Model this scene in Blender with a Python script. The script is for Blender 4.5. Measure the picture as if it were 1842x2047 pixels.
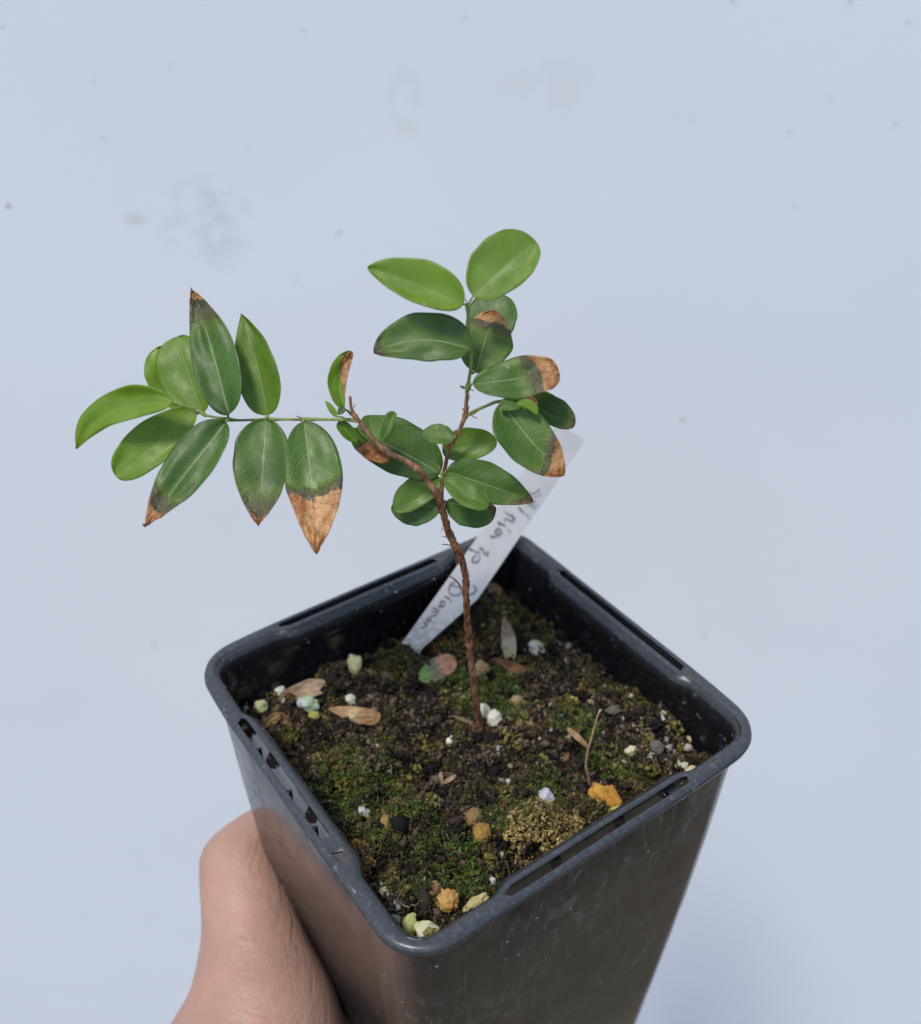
import bpy, bmesh, math, random
import numpy as np
from mathutils import Vector, Matrix, noise
random.seed(7); rng = np.random.default_rng(7)
scene = bpy.context.scene
for o in list(bpy.data.objects): bpy.data.objects.remove(o)
COL = scene.collection

# ---------------------------------------------------------------- camera (solved from the pot's rim), world, sun
RM = np.array([[5.77388664e-01, 8.16469263e-01, 5.23485397e-04],
               [-4.74550749e-01, 3.35069720e-01, 8.13959379e-01],
               [6.64397410e-01, -4.70219338e-01, 5.80921557e-01]])     # pot frame -> camera frame
TV = np.array([0.00187493, -0.03996126, -0.22371725])
CP = -RM.T @ TV                                                          # camera in the pot frame
FPX, CX, CY = 2080.0, 921.0, 1023.5
HEAD = math.atan2(-RM[2, 1], -RM[2, 0])                                   # camera heading in the pot frame
ZROT = math.pi / 2 - HEAD
POT_H = 1.10
PW = Matrix.Translation((0, 0, POT_H)) @ Matrix.Rotation(ZROT, 4, 'Z')   # pot frame -> world

cam = bpy.data.cameras.new('camera'); cam_o = bpy.data.objects.new('camera', cam); COL.objects.link(cam_o)
m = Matrix([[RM[0][i], RM[1][i], RM[2][i], CP[i]] for i in range(3)] + [[0, 0, 0, 1]])
cam_o.matrix_world = PW @ m
cam.sensor_fit = 'HORIZONTAL'; cam.sensor_width = 36.0; cam.lens = 36.0 * FPX / 1842.0
cam.clip_start = 0.005; cam.clip_end = 100
cam.dof.use_dof = True; cam.dof.focus_distance = 0.197; cam.dof.aperture_fstop = 18.0
scene.camera = cam_o

SUN_EL, SUN_AZ = math.radians(62), math.radians(215)      # azimuth clockwise from +Y
world = bpy.data.worlds.new('World'); scene.world = world; world.use_nodes = True
wn = world.node_tree; bg = wn.nodes['Background']
sky = wn.nodes.new('ShaderNodeTexSky'); sky.sky_type = 'NISHITA'; sky.sun_disc = False
sky.sun_elevation = SUN_EL; sky.sun_rotation = SUN_AZ
sky.air_density = 1.0; sky.dust_density = 1.0; sky.ozone_density = 1.3
wn.links.new(sky.outputs[0], bg.inputs[0]); bg.inputs[1].default_value = 0.115
sun = bpy.data.lights.new('sun', 'SUN'); sun.energy = 1.5; sun.angle = math.radians(11); sun.color = (1.0, 0.94, 0.86)
sun_o = bpy.data.objects.new('sun', sun); COL.objects.link(sun_o)
sd = Vector((math.sin(SUN_AZ) * math.cos(SUN_EL), math.cos(SUN_AZ) * math.cos(SUN_EL), math.sin(SUN_EL)))
sun_o.rotation_euler = sd.to_track_quat('Z', 'Y').to_euler()
sun_o.location = (0.5, -1, 3)
scene.view_settings.view_transform = 'Standard'; scene.view_settings.look = 'None'
scene.view_settings.exposure = 0.72; scene.view_settings.gamma = 1.0

# ---------------------------------------------------------------- geometry of the place: helpers in the pot frame (z up, rim at z = 0, metres)
def ray(u, v): return RM.T @ np.array([(u - CX) / FPX, -(v - CY) / FPX, -1.0])
def on_z(u, v, z):
    d = ray(u, v); return CP + d * ((z - CP[2]) / d[2])
def on_plane(u, v, p0, n):
    d = ray(u, v); return CP + d * (np.dot(n, np.asarray(p0) - CP) / np.dot(n, d))
def at_depth(u, v, D): return CP + ray(u, v) * D
def depth(p): return -(RM @ np.asarray(p) + TV)[2]
HV = np.array([math.cos(HEAD), math.sin(HEAD), 0.0])      # horizontal heading
RV = np.array([math.sin(HEAD), -math.cos(HEAD), 0.0])     # to the right of it
UPV = np.array([0, 0, 1.0])
STEM0 = np.array([-0.0022, 0.0046, -0.0145])
def stand(u, v, off=0.0):                                  # a point of the shrub, off mm nearer the viewer than its stem
    return on_plane(u, v, STEM0 - HV * off * 0.001, HV)

# ---------------------------------------------------------------- materials
def mat(name):
    m = bpy.data.materials.new(name); m.use_nodes = True
    nt = m.node_tree; nt.nodes.clear()
    out = nt.nodes.new('ShaderNodeOutputMaterial'); b = nt.nodes.new('ShaderNodeBsdfPrincipled')
    nt.links.new(b.outputs[0], out.inputs[0])
    return m, nt, b, out
class G:
    """small node graph helper"""
    def __init__(s, nt): s.nt = nt
    def n(s, t, **kw):
        x = s.nt.nodes.new(t)
        for k, v in kw.items(): setattr(x, k, v)
        return x
    def put(s, sock, v):
        if hasattr(v, 'is_output') or isinstance(v, bpy.types.NodeSocket): s.nt.links.new(v, sock)
        else: sock.default_value = v
    def m(s, op, a, b=None, c=None, clamp=False):
        x = s.n('ShaderNodeMath', operation=op, use_clamp=clamp); s.put(x.inputs[0], a)
        if b is not None: s.put(x.inputs[1], b)
        if c is not None: s.put(x.inputs[2], c)
        return x.outputs[0]
    def noise(s, vec, scale, detail=4, rough=0.55, dist=0.0, col=False):
        x = s.n('ShaderNodeTexNoise'); s.put(x.inputs['Vector'], vec)
        x.inputs['Scale'].default_value = scale; x.inputs['Detail'].default_value = detail
        x.inputs['Roughness'].default_value = rough; x.inputs['Distortion'].default_value = dist
        return x.outputs['Color' if col else 'Fac']
    def ramp(s, v, lo, hi, a=0.0, b=1.0, smooth=True):
        x = s.n('ShaderNodeMapRange'); x.interpolation_type = 'SMOOTHSTEP' if smooth else 'LINEAR'
        s.put(x.inputs['Value'], v); s.put(x.inputs['From Min'], lo); s.put(x.inputs['From Max'], hi)
        s.put(x.inputs['To Min'], a); s.put(x.inputs['To Max'], b)
        return x.outputs[0]
    def mix(s, f, a, b, mode='MIX'):
        x = s.n('ShaderNodeMix', data_type='RGBA', blend_type=mode)
        s.put(x.inputs['Factor'], f); s.put(x.inputs[6], a); s.put(x.inputs[7], b)
        return x.outputs[2]
    def bump(s, h, strength, dist, normal=None):
        x = s.n('ShaderNodeBump'); x.inputs['Strength'].default_value = strength; x.inputs['Distance'].default_value = dist
        s.put(x.inputs['Height'], h)
        if normal is not None: s.put(x.inputs['Normal'], normal)
        return x.outputs[0]
    def obj(s): return s.n('ShaderNodeTexCoord').outputs['Object']
    def mapping(s, vec, scale=(1, 1, 1), rot=(0, 0, 0), loc=(0, 0, 0)):
        x = s.n('ShaderNodeMapping'); s.put(x.inputs[0], vec)
        x.inputs['Scale'].default_value = scale; x.inputs['Rotation'].default_value = rot; x.inputs['Location'].default_value = loc
        return x.outputs[0]
    def attr(s, name, kind='OBJECT'):
        x = s.n('ShaderNodeAttribute', attribute_type=kind, attribute_name=name)
        return x
def c4(r, g, b): return (r, g, b, 1.0)

def leaf_material():
    m, nt, b, out = mat('leaf_surface'); g = G(nt)
    uv = g.n('ShaderNodeUVMap', uv_map='UVMap').outputs[0]
    sep = g.n('ShaderNodeSeparateXYZ'); g.put(sep.inputs[0], uv)
    t, s = sep.outputs[0], sep.outputs[1]                      # t along 0..1, s across 0..1 (0.5 = midrib)
    sx = g.m('MULTIPLY', g.m('SUBTRACT', s, 0.5), 2.0); a = g.m('ABSOLUTE', sx)
    obj = g.obj()
    tone, burn, band, slope, seed = (g.attr(k).outputs['Fac'] for k in ('tone', 'burn', 'band', 'burn_slope', 'seed'))
    off = g.n('ShaderNodeCombineXYZ'); g.put(off.inputs[0], seed); g.put(off.inputs[1], g.m('MULTIPLY', seed, 1.7))
    va = g.n('ShaderNodeVectorMath', operation='ADD'); g.put(va.inputs[0], obj); g.put(va.inputs[1], off.outputs[0]); P = va.outputs[0]
    n1 = g.noise(P, 420, 5, .6); n2 = g.noise(P, 90, 3, .5); n3 = g.noise(P, 1500, 3, .6)
    # green
    dark = g.mix(g.ramp(n2, .3, .7), c4(.014, .055, .005), c4(.030, .088, .008))
    light = g.mix(g.ramp(n2, .3, .7), c4(.175, .315, .012), c4(.245, .395, .028))
    col = g.mix(tone, dark, light)
    col = g.mix(g.ramp(n1, .35, .75, 0, .35), col, g.mix(.5, col, c4(.01, .05, .005)))
    # side veins
    wob = g.m('MULTIPLY', g.m('SUBTRACT', g.noise(P, 260, 2, .5), .5), .10)
    ph = g.m('ADD', g.m('SUBTRACT', g.m('MULTIPLY', t, 11.0), g.m('MULTIPLY', a, 2.0)), g.m('MULTIPLY', wob, 13.0))
    fr = g.m('FRACT', ph); vd = g.m('ABSOLUTE', g.m('SUBTRACT', fr, 0.5))
    vein = g.m('MULTIPLY', g.ramp(vd, .0, .07, 1, 0), g.ramp(a, .84, .88, 1, 0))
    fr2 = g.m('FRACT', g.m('MULTIPLY', ph, 3.0)); vd2 = g.m('ABSOLUTE', g.m('SUBTRACT', fr2, 0.5))
    vein2 = g.m('MULTIPLY', g.ramp(vd2, .0, .16, .35, 0), g.ramp(a, .84, .88, 1, 0))
    marg = g.ramp(g.m('ABSOLUTE', g.m('SUBTRACT', g.m('ADD', a, g.m('MULTIPLY', g.m('ABSOLUTE', g.m('SUBTRACT', fr, .5)), .10)), .88)), .0, .022, 1, 0)
    marg = g.m('MULTIPLY', marg, g.ramp(t, .05, .12))
    midw = g.ramp(t, 0, 1, .040, .016, False)
    mid = g.ramp(a, g.m('MULTIPLY', midw, .4), midw, 1, 0)
    mid = g.m('MULTIPLY', mid, g.ramp(t, .88, .97, 1, .2))
    vsum = g.m('MAXIMUM', g.m('MAXIMUM', g.m('MULTIPLY', vein, .6), vein2), g.m('MULTIPLY', marg, .5))
    vsum = g.m('MULTIPLY', vsum, g.ramp(n2, .3, .6, .35, 1.0))
    vcol = g.mix(.55, col, c4(.30, .46, .14))
    col = g.mix(g.m('MULTIPLY', vsum, .80), col, vcol)
    col = g.mix(g.m('MULTIPLY', mid, .70), col, g.mix(.7, col, c4(.50, .64, .28)))
    # scorched tip
    edge = g.m('ADD', g.m('ADD', t, g.m('MULTIPLY', sx, slope)), g.m('ADD', g.m('MULTIPLY', g.m('SUBTRACT', g.noise(P, 210, 5, .65), .5), .26), g.m('MULTIPLY', g.m('SUBTRACT', g.noise(P, 900, 3, .6), .5), .05)))
    edge = g.m('ADD', edge, g.m('MULTIPLY', g.m('MULTIPLY', a, a), .05))
    isb = g.ramp(edge, g.m('SUBTRACT', burn, .012), g.m('ADD', burn, .012))
    edge2 = g.m('ADD', edge, g.m('MULTIPLY', g.m('SUBTRACT', g.noise(P, 130, 3, .6), .5), .14))
    isd = g.ramp(edge2, g.m('SUBTRACT', g.m('SUBTRACT', burn, band), .02), g.m('SUBTRACT', burn, g.m('MULTIPLY', band, .35)))
    halo = g.m('MULTIPLY', g.m('MULTIPLY', g.ramp(edge2, g.m('SUBTRACT', g.m('SUBTRACT', burn, band), .12), g.m('SUBTRACT', burn, band)), .35), g.ramp(burn, 1.3, 1.5, 1, 0))
    col = g.mix(halo, col, g.mix(.5, col, c4(.26, .30, .03)))
    nb = g.noise(P, 240, 4, .6, .8)
    tan = g.mix(g.ramp(nb, .36, .60), c4(.30, .10, .022), c4(.60, .33, .13))
    tan = g.mix(g.ramp(n3, .45, .75, 0, .5), tan, c4(.62, .40, .20))
    tan = g.mix(g.m('MULTIPLY', g.ramp(t, .86, 1.0), .6), tan, c4(.28, .10, .025))
    rust = g.attr('rust').outputs['Fac']
    tan = g.mix(rust, tan, g.mix(g.ramp(n1, .3, .7), c4(.10, .035, .012), c4(.30, .12, .035)))
    tan = g.mix(g.ramp(g.noise(P, 620, 3, .5, 1.5), .58, .66, 0, .6), tan, c4(.16, .06, .018))
    drk = g.mix(g.ramp(n1, .3, .7), c4(.050, .050, .022), c4(.135, .105, .058))
    col = g.mix(g.m('MULTIPLY', isd, .92), col, drk); col = g.mix(isb, col, tan)
    # tiny pale specks
    vo = g.n('ShaderNodeTexVoronoi'); g.put(vo.inputs['Vector'], P); vo.inputs['Scale'].default_value = 260
    spk = g.m('MULTIPLY', g.ramp(vo.outputs['Distance'], .03, .07, .5, 0), g.ramp(n2, .5, .6))
    col = g.mix(spk, col, c4(.5, .6, .5))
    g.put(b.inputs['Base Color'], col)
    g.put(b.inputs['Roughness'], g.m('ADD', g.ramp(n1, .3, .7, .37, .54), g.m('MULTIPLY', isb, .02)))
    b.inputs['Specular IOR Level'].default_value = .45
    h = g.m('SUBTRACT', g.m('MULTIPLY', n1, .35), g.m('ADD', g.m('MULTIPLY', vsum, .16), g.m('MULTIPLY', mid, .8)))
    h = g.m('ADD', h, g.m('MULTIPLY', g.m('MULTIPLY', isd, g.noise(P, 420, 4, .6)), 4.0))
    h = g.m('ADD', h, g.m('MULTIPLY', n2, 1.2))
    bp = g.bump(h, .65, .00028); g.put(b.inputs['Normal'], bp)
    tr = g.n('ShaderNodeBsdfTranslucent'); tc = g.mix(.6, col, c4(.28, .50, .02)); tc = g.mix(isd, tc, col)
    g.put(tr.inputs[0], tc); g.put(tr.inputs['Normal'], bp)
    ms = g.n('ShaderNodeMixShader'); g.put(ms.inputs[0], g.m('ADD', .12, g.m('MULTIPLY', tone, .22)))
    nt.links.new(b.outputs[0], ms.inputs[1]); nt.links.new(tr.outputs[0], ms.inputs[2]); nt.links.new(ms.outputs[0], out.inputs[0])
    return m
LEAF = leaf_material()

def bark_material(name, c1, c2, c3, green=None):
    m, nt, b, out = mat(name); g = G(nt); P = g.obj()
    st = g.mapping(P, (1, 1, .22))
    a = g.noise(st, 1500, 5, .65); c = g.noise(P, 260, 3, .5)
    col = g.mix(g.ramp(a, .35, .62), c1, c2); col = g.mix(g.ramp(c, .45, .72, 0, .7), col, c3)
    if green is not None: col = g.mix(g.ramp(c, .3, .5, .85, .45), col, green)
    g.put(b.inputs['Base Color'], col); b.inputs['Roughness'].default_value = .62
    g.put(b.inputs['Normal'], g.bump(a, 1.0, .0006))
    return m
BARK = bark_material('reddish_bark', c4(.030, .009, .004), c4(.22, .085, .034), c4(.30, .16, .08))
BARK_P = bark_material('pale_bark', c4(.15, .060, .028), c4(.38, .19, .10), c4(.44, .27, .16))
TWIG = bark_material('green_twig_skin', c4(.20, .26, .06), c4(.30, .34, .10), c4(.33, .20, .10), c4(.22, .32, .07))
FLAKE = bark_material('peeling_bark_flake', c4(.10, .025, .015), c4(.26, .09, .05), c4(.35, .2, .12))

def pot_material():
    m, nt, b, out = mat('black_pot_plastic'); g = G(nt); P = g.obj()
    sep = g.n('ShaderNodeSeparateXYZ'); g.put(sep.inputs[0], P)
    geo = g.n('ShaderNodeNewGeometry')
    big = g.noise(P, 28, 4, .55); fine = g.noise(P, 900, 4, .7); mid = g.noise(P, 170, 5, .65)
    d1 = g.noise(g.mapping(P, (1, 1, .5), (0.9, 0.6, 0.3)), 210, 5, .65, 1.6)
    d2 = g.noise(g.mapping(P, (1, 1, .06), (-.55, 0.75, 0)), 800, 3, .6, 1.2)
    base = g.mix(g.ramp(big, .35, .7), c4(.006, .0065, .008), c4(.010, .0105, .012))
    # outside faces carry a thin brownish film, the inside stays cleaner
    r = g.m('MAXIMUM', g.m('ABSOLUTE', sep.outputs[0]), g.m('ABSOLUTE', sep.outputs[1]))
    film = g.attr('film', 'GEOMETRY').outputs['Fac']
    dusty = g.mix(g.ramp(mid, .3, .72), c4(.022, .018, .015), c4(.056, .048, .040))
    dusty = g.mix(g.ramp(big, .40, .75, 0, .6), dusty, c4(.055, .050, .026))
    base = g.mix(g.m('MULTIPLY', film, g.ramp(big, .2, .7, .55, .9)), base, dusty)
    smear = g.m('MULTIPLY', g.ramp(d1, .50, .70), g.ramp(big, .36, .55))
    base = g.mix(g.m('MULTIPLY', smear, g.m('MULTIPLY', film, .38)), base, c4(.17, .17, .165))
    scr = g.ramp(d2, .63, .74, 0, .32); base = g.mix(g.m('MULTIPLY', scr, film), base, c4(.26, .26, .27))
    # sky sheen painted into the lip colour, chalky flakes, and pale dots everywhere
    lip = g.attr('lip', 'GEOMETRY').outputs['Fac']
    lip_sheen = g.m('MULTIPLY', lip, g.ramp(fine, .40, .75, .45, .95))
    base = g.mix(lip_sheen, base, c4(.070, .080, .092))
    vo = g.n('ShaderNodeTexVoronoi'); g.put(vo.inputs['Vector'], P); vo.inputs['Scale'].default_value = 330
    rnd = g.n('ShaderNodeSeparateColor'); g.put(rnd.inputs[0], vo.outputs['Color'])
    dot = g.m('MULTIPLY', g.ramp(vo.outputs['Distance'], .06, .12, 1, 0), g.ramp(rnd.outputs[0], .86, .88))
    base = g.mix(g.m('MULTIPLY', dot, .8), base, c4(.50, .50, .48))
    flk = g.m('MULTIPLY', g.ramp(fine, .62, .70), g.m('MULTIPLY', lip, g.ramp(g.noise(P, 120, 3, .6), .5, .62)))
    base = g.mix(g.m('MULTIPLY', flk, .8), base, c4(.55, .56, .56))
    inn = g.attr('inner', 'GEOMETRY').outputs['Fac']
    sc2 = g.m('MULTIPLY', g.ramp(g.noise(P, 420, 5, .7), .60, .70), g.m('MULTIPLY', inn, g.ramp(sep.outputs[2], -.013, -.003)))
    base = g.mix(g.m('MULTIPLY', sc2, .5), base, c4(.25, .25, .24))
    g.put(b.inputs['Base Color'], base)
    rg = g.m('ADD', g.ramp(mid, .3, .7, .12, .23), g.m('MULTIPLY', lip, .16)); rg = g.m('ADD', rg, g.m('MULTIPLY', smear, .2))
    g.put(b.inputs['Roughness'], rg)
    b.inputs['Specular IOR Level'].default_value = .5
    hh = g.m('ADD', g.m('MULTIPLY', mid, .6), g.m('MULTIPLY', fine, .18)); hh = g.m('SUBTRACT', hh, g.m('MULTIPLY', d2, .25))
    g.put(b.inputs['Normal'], g.bump(hh, .22, .0002))
    return m
POT = pot_material()

def vcol_material(name, rough=.9, bumps=1800, bstr=.6, bdist=.0003, mottled=None, spec=.25, sheen=0):
    m, nt, b, out = mat(name); g = G(nt); P = g.obj()
    col = g.attr('tint', 'GEOMETRY').outputs['Color']
    n = g.noise(P, bumps, 4, .65)
    col2 = g.mix(g.ramp(n, .3, .7, .0, .55), col, g.mix(.7, col, c4(.01, .008, .005)))
    g.put(b.inputs['Base Color'], col2); b.inputs['Roughness'].default_value = rough
    b.inputs['Specular IOR Level'].default_value = spec
    g.put(b.inputs['Normal'], g.bump(n, bstr, bdist))
    return m
GRAIN = vcol_material('soil_grain', .78, 2600, .9, .0003, spec=.22)
MOSSM = vcol_material('moss_blade', .6, 2000, .1, .0001, spec=.25)
STONE = None
def stone_material():
    m, nt, b, out = mat('porous_stone'); g = G(nt); P = g.obj()
    colA = g.attr('stone_color').outputs['Color']; colB = g.attr('stain_color').outputs['Color']
    n = g.noise(P, 700, 5, .7); n2 = g.noise(P, 230, 3, .5)
    col = g.mix(g.ramp(n2, .42, .62), colA, colB)
    col = g.mix(g.ramp(n, .56, .68, 0, .75), col, c4(.05, .035, .018))
    g.put(b.inputs['Base Color'], col); b.inputs['Roughness'].default_value = .75
    b.inputs['Specular IOR Level'].default_value = .35
    b.inputs['Subsurface Weight'].default_value = .1; b.inputs['Subsurface Radius'].default_value = (.001, .0008, .0005)
    b.inputs['Subsurface Scale'].default_value = .5
    g.put(b.inputs['Normal'], g.bump(n, .8, .0005))
    return m
STONE = stone_material()
def dry_material():
    m, nt, b, out = mat('dry_leaf_surface'); g = G(nt)
    uv = g.n('ShaderNodeUVMap', uv_map='UVMap').outputs[0]
    sep = g.n('ShaderNodeSeparateXYZ'); g.put(sep.inputs[0], uv); t, s = sep.outputs[0], sep.outputs[1]
    a = g.m('ABSOLUTE', g.m('MULTIPLY', g.m('SUBTRACT', s, .5), 2.0)); P = g.obj()
    A = g.attr('color_base').outputs['Color']; B = g.attr('color_tip').outputs['Color']; M = g.attr('color_mid').outputs['Color']
    n = g.noise(P, 500, 5, .65); n2 = g.noise(P, 1600, 4, .6)
    tt = g.m('ADD', t, g.m('MULTIPLY', g.m('SUBTRACT', g.noise(P, 300, 3, .6), .5), .2))
    col = g.mix(g.ramp(tt, .24, .42), A, M); col = g.mix(g.ramp(tt, .46, .66), col, B)
    ph = g.m('SUBTRACT', g.m('MULTIPLY', t, 8.0), g.m('MULTIPLY', a, 2.2)); vd = g.m('ABSOLUTE', g.m('SUBTRACT', g.m('FRACT', ph), .5))
    v = g.ramp(vd, .0, .10, 1, 0); mid = g.ramp(a, .02, .07, 1, 0)
    col = g.mix(g.ramp(n, .35, .72, 0, .6), col, g.mix(.75, col, c4(.08, .03, .012)))
    col = g.mix(g.m('MULTIPLY', g.m('MAXIMUM', g.m('MULTIPLY', v, .5), mid), .5), col, g.mix(.5, col, c4(.8, .62, .4)))
    col = g.mix(g.ramp(n2, .68, .74, 0, .8), col, c4(.04, .02, .01))
    g.put(b.inputs['Base Color'], col); b.inputs['Roughness'].default_value = .6
    g.put(b.inputs['Normal'], g.bump(g.m('SUBTRACT', n, g.m('MULTIPLY', v, .3)), .7, .0004))
    tr = g.n('ShaderNodeBsdfTranslucent'); g.put(tr.inputs[0], col)
    ms = g.n('ShaderNodeMixShader'); ms.inputs[0].default_value = .15
    nt.links.new(b.outputs[0], ms.inputs[1]); nt.links.new(tr.outputs[0], ms.inputs[2]); nt.links.new(ms.outputs[0], out.inputs[0])
    return m
DRY = dry_material()

# ---------------------------------------------------------------- object helpers
def link(name, me, parent=None, mtl=None, smooth=True):
    o = bpy.data.objects.new(name, me); COL.objects.link(o)
    if mtl is not None: me.materials.append(mtl)
    if smooth: me.polygons.foreach_set('use_smooth', [True] * len(me.polygons))
    if parent is not None: o.parent = parent
    else: o.matrix_world = PW
    return o
def mesh_from(name, V, F, uv=None, tint=None):
    me = bpy.data.meshes.new(name); me.from_pydata([tuple(map(float, v)) for v in V], [], F); me.update()
    if uv is not None:
        l = me.uv_layers.new(name='UVMap'); idx = np.zeros(len(me.loops), dtype=np.int32); me.loops.foreach_get('vertex_index', idx)
        l.data.foreach_set('uv', np.asarray(uv, dtype=np.float32)[idx].ravel())
    if tint is not None: set_tint(me, tint)
    return me
def set_tint(me, tint):
    a = me.color_attributes.new('tint', 'FLOAT_COLOR', 'POINT')
    t = np.ones((len(me.vertices), 4), dtype=np.float32); t[:, :3] = tint; a.data.foreach_set('color', t.ravel())
def mesh_np(name, V, F3, tint=None):
    """fast triangle mesh"""
    me = bpy.data.meshes.new(name); V = np.asarray(V, dtype=np.float32); F3 = np.asarray(F3, dtype=np.int32)
    me.vertices.add(len(V)); me.vertices.foreach_set('co', V.ravel())
    me.loops.add(F3.size); me.loops.foreach_set('vertex_index', F3.ravel())
    me.polygons.add(len(F3)); me.polygons.foreach_set('loop_start', np.arange(0, F3.size, 3, dtype=np.int32))
    me.polygons.foreach_set('loop_total', np.full(len(F3), 3, dtype=np.int32)); me.update(calc_edges=True)
    if tint is not None: set_tint(me, tint)
    return me
def tag(o, label=None, cat=None, group=None, kind=None):
    if label: o['label'] = label
    if cat: o['category'] = cat
    if group: o['group'] = group
    if kind: o['kind'] = kind
    return o
def empty(name, loc, label, cat, group=None):
    """thing at a point of the pot frame; children are written in that frame too"""
    o = bpy.data.objects.new(name, None); COL.objects.link(o); o.empty_display_size = .01
    o.matrix_world = PW @ Matrix.Translation(tuple(map(float, loc)))
    o['_loc'] = [float(x) for x in loc]
    tag(o, label, cat, group); return o
def part(name, V, F, parent, mtl, uv=None, smooth=True, tint=None):
    L = np.array(parent['_loc']) if '_loc' in parent else np.array(parent.parent['_loc'])
    me = mesh_from(name, np.asarray(V) - L, F, uv, tint)
    return link(name, me, parent, mtl, smooth)
def lone(name, V, F, mtl, label, cat, group=None, kind=None, uv=None, smooth=True, tint=None):
    V = np.asarray(V, dtype=float); L = V.mean(axis=0); L[2] = V[:, 2].min()
    me = mesh_from(name, V - L, F, uv, tint); o = link(name, me, None, mtl, smooth)
    o.matrix_world = PW @ Matrix.Translation(tuple(L)); return tag(o, label, cat, group, kind)

def catmull(P, n):
    P = np.asarray(P, dtype=float); out = []
    Q = np.vstack([2 * P[0] - P[1], P, 2 * P[-1] - P[-2]])
    for i in range(len(P) - 1):
        p0, p1, p2, p3 = Q[i:i + 4]
        for k in range(n):
            t = k / n
            out.append(.5 * ((2 * p1) + (-p0 + p2) * t + (2 * p0 - 5 * p1 + 4 * p2 - p3) * t * t + (-p0 + 3 * p1 - 3 * p2 + p3) * t ** 3))
    out.append(P[-1]); return np.array(out)
def tube(path, rad, seg=12, rough=0.0, seed=0, cap=True):
    path = np.asarray(path); rad = np.asarray(rad); n = len(path); V = []; F = []
    up = np.array([.3, .2, 1.0])
    for i in range(n):
        t = path[min(i + 1, n - 1)] - path[max(i - 1, 0)]; t /= np.linalg.norm(t) + 1e-12
        a = np.cross(t, up)
        if np.linalg.norm(a) < .05: a = np.cross(t, np.array([1, 0, 0.]))
        a /= np.linalg.norm(a); b = np.cross(t, a)
        for k in range(seg):
            w = 2 * math.pi * k / seg
            r = rad[i]
            if rough: r *= 1 + rough * noise.noise(Vector((math.cos(w) * 1.3 + seed, math.sin(w) * 1.3, i * .35)))
            V.append(path[i] + r * (a * math.cos(w) + b * math.sin(w)))
    for i in range(n - 1):
        for k in range(seg):
            F.append((i * seg + k, i * seg + (k + 1) % seg, (i + 1) * seg + (k + 1) % seg, (i + 1) * seg + k))
    if cap: F.append(tuple(range(seg))[::-1]); F.append(tuple((n - 1) * seg + k for k in range(seg)))
    return np.array(V), F

# ================================================================ the setting
def structure(name, V, F, mtl):
    me = bpy.data.meshes.new(name); me.from_pydata(V, [], F); me.update(); me.materials.append(mtl)
    o = bpy.data.objects.new(name, me); COL.objects.link(o); o['kind'] = 'structure'; return o
WALL_Y = 0.30
def wall_material():
    m, nt, b, out = mat('white_painted_wall'); g = G(nt); P = g.obj()
    n = g.noise(P, 5, 4, .5); f = g.noise(P, 130, 4, .6)
    col = g.mix(g.ramp(n, .3, .7), c4(.765, .785, .83), c4(.80, .82, .86))
    def blot(x, z, rx, rz, amt, c, sc=60, lo=.45, hi=.62):
        nonlocal col
        mp = g.mapping(P, (1 / rx, 0, 1 / rz), loc=(-x / rx, 0, -z / rz))
        ln = g.n('ShaderNodeVectorMath', operation='LENGTH'); g.put(ln.inputs[0], mp)
        k = g.m('MULTIPLY', g.ramp(ln.outputs['Value'], .35, 1.0, 1, 0), g.ramp(g.noise(P, sc, 4, .6), lo, hi, 0, amt))
        col = g.mix(k, col, c)
    WP = lambda u, v: wall_pt(u, v)
    p = WP(410, 440); blot(p[0], p[2], .030, .026, .24, c4(.45, .47, .52), 90)
    p = WP(425, 470); blot(p[0], p[2], .018, .024, .22, c4(.50, .53, .60), 70)
    p = WP(270, 438); blot(p[0], p[2], .008, .004, .35, c4(.5, .5, .48), 40, .3, .5)
    p = WP(415, 400); blot(p[0], p[2], .007, .006, .35, c4(.52, .55, .56), 60, .4, .5)
    p = WP(810, 205); blot(p[0], p[2], .010, .019, .3, c4(.66, .66, .62), 60, .35, .5)
    p = WP(1100, 190); blot(p[0], p[2], .03, .02, .25, c4(.68, .67, .64), 40)
    g.put(b.inputs['Base Color'], col); b.inputs['Roughness'].default_value = .6
    g.put(b.inputs['Normal'], g.bump(g.m('ADD', g.m('MULTIPLY', n, 2), g.m('MULTIPLY', f, .2)), .15, .002))
    return m
CW = np.array(PW @ Vector(CP))
PWn = np.array(PW.to_3x3())
def wall_pt(u, v):
    d = PWn @ ray(u, v); k = (WALL_Y - CW[1]) / d[1]; return CW + d * k
wall = structure('wall', [(-4, WALL_Y, 0), (4, WALL_Y, 0), (4, WALL_Y, 2.4), (-4, WALL_Y, 2.4), (-4, WALL_Y + .2, 0), (4, WALL_Y + .2, 0), (4, WALL_Y + .2, 2.4), (-4, WALL_Y + .2, 2.4)],
                 [(0, 1, 2, 3), (7, 6, 5, 4), (3, 2, 6, 7), (1, 5, 6, 2), (4, 0, 3, 7), (4, 5, 1, 0)], wall_material())
def ground_material():
    m, nt, b, out = mat('earth_and_grass'); g = G(nt); P = g.obj()
    a = g.noise(P, 3, 5, .6); f = g.noise(P, 60, 5, .7)
    col = g.mix(g.ramp(a, .35, .65), c4(.17, .135, .105), c4(.15, .135, .09)); col = g.mix(g.ramp(f, .4, .7, 0, .6), col, c4(.06, .05, .03))
    g.put(b.inputs['Base Color'], col); b.inputs['Roughness'].default_value = .95
    g.put(b.inputs['Normal'], g.bump(f, .8, .01)); return m
ground = structure('ground', [(-30, -30, 0), (30, -30, 0), (30, WALL_Y + 2, 0), (-30, WALL_Y + 2, 0)], [(0, 1, 2, 3)], ground_material())

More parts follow.
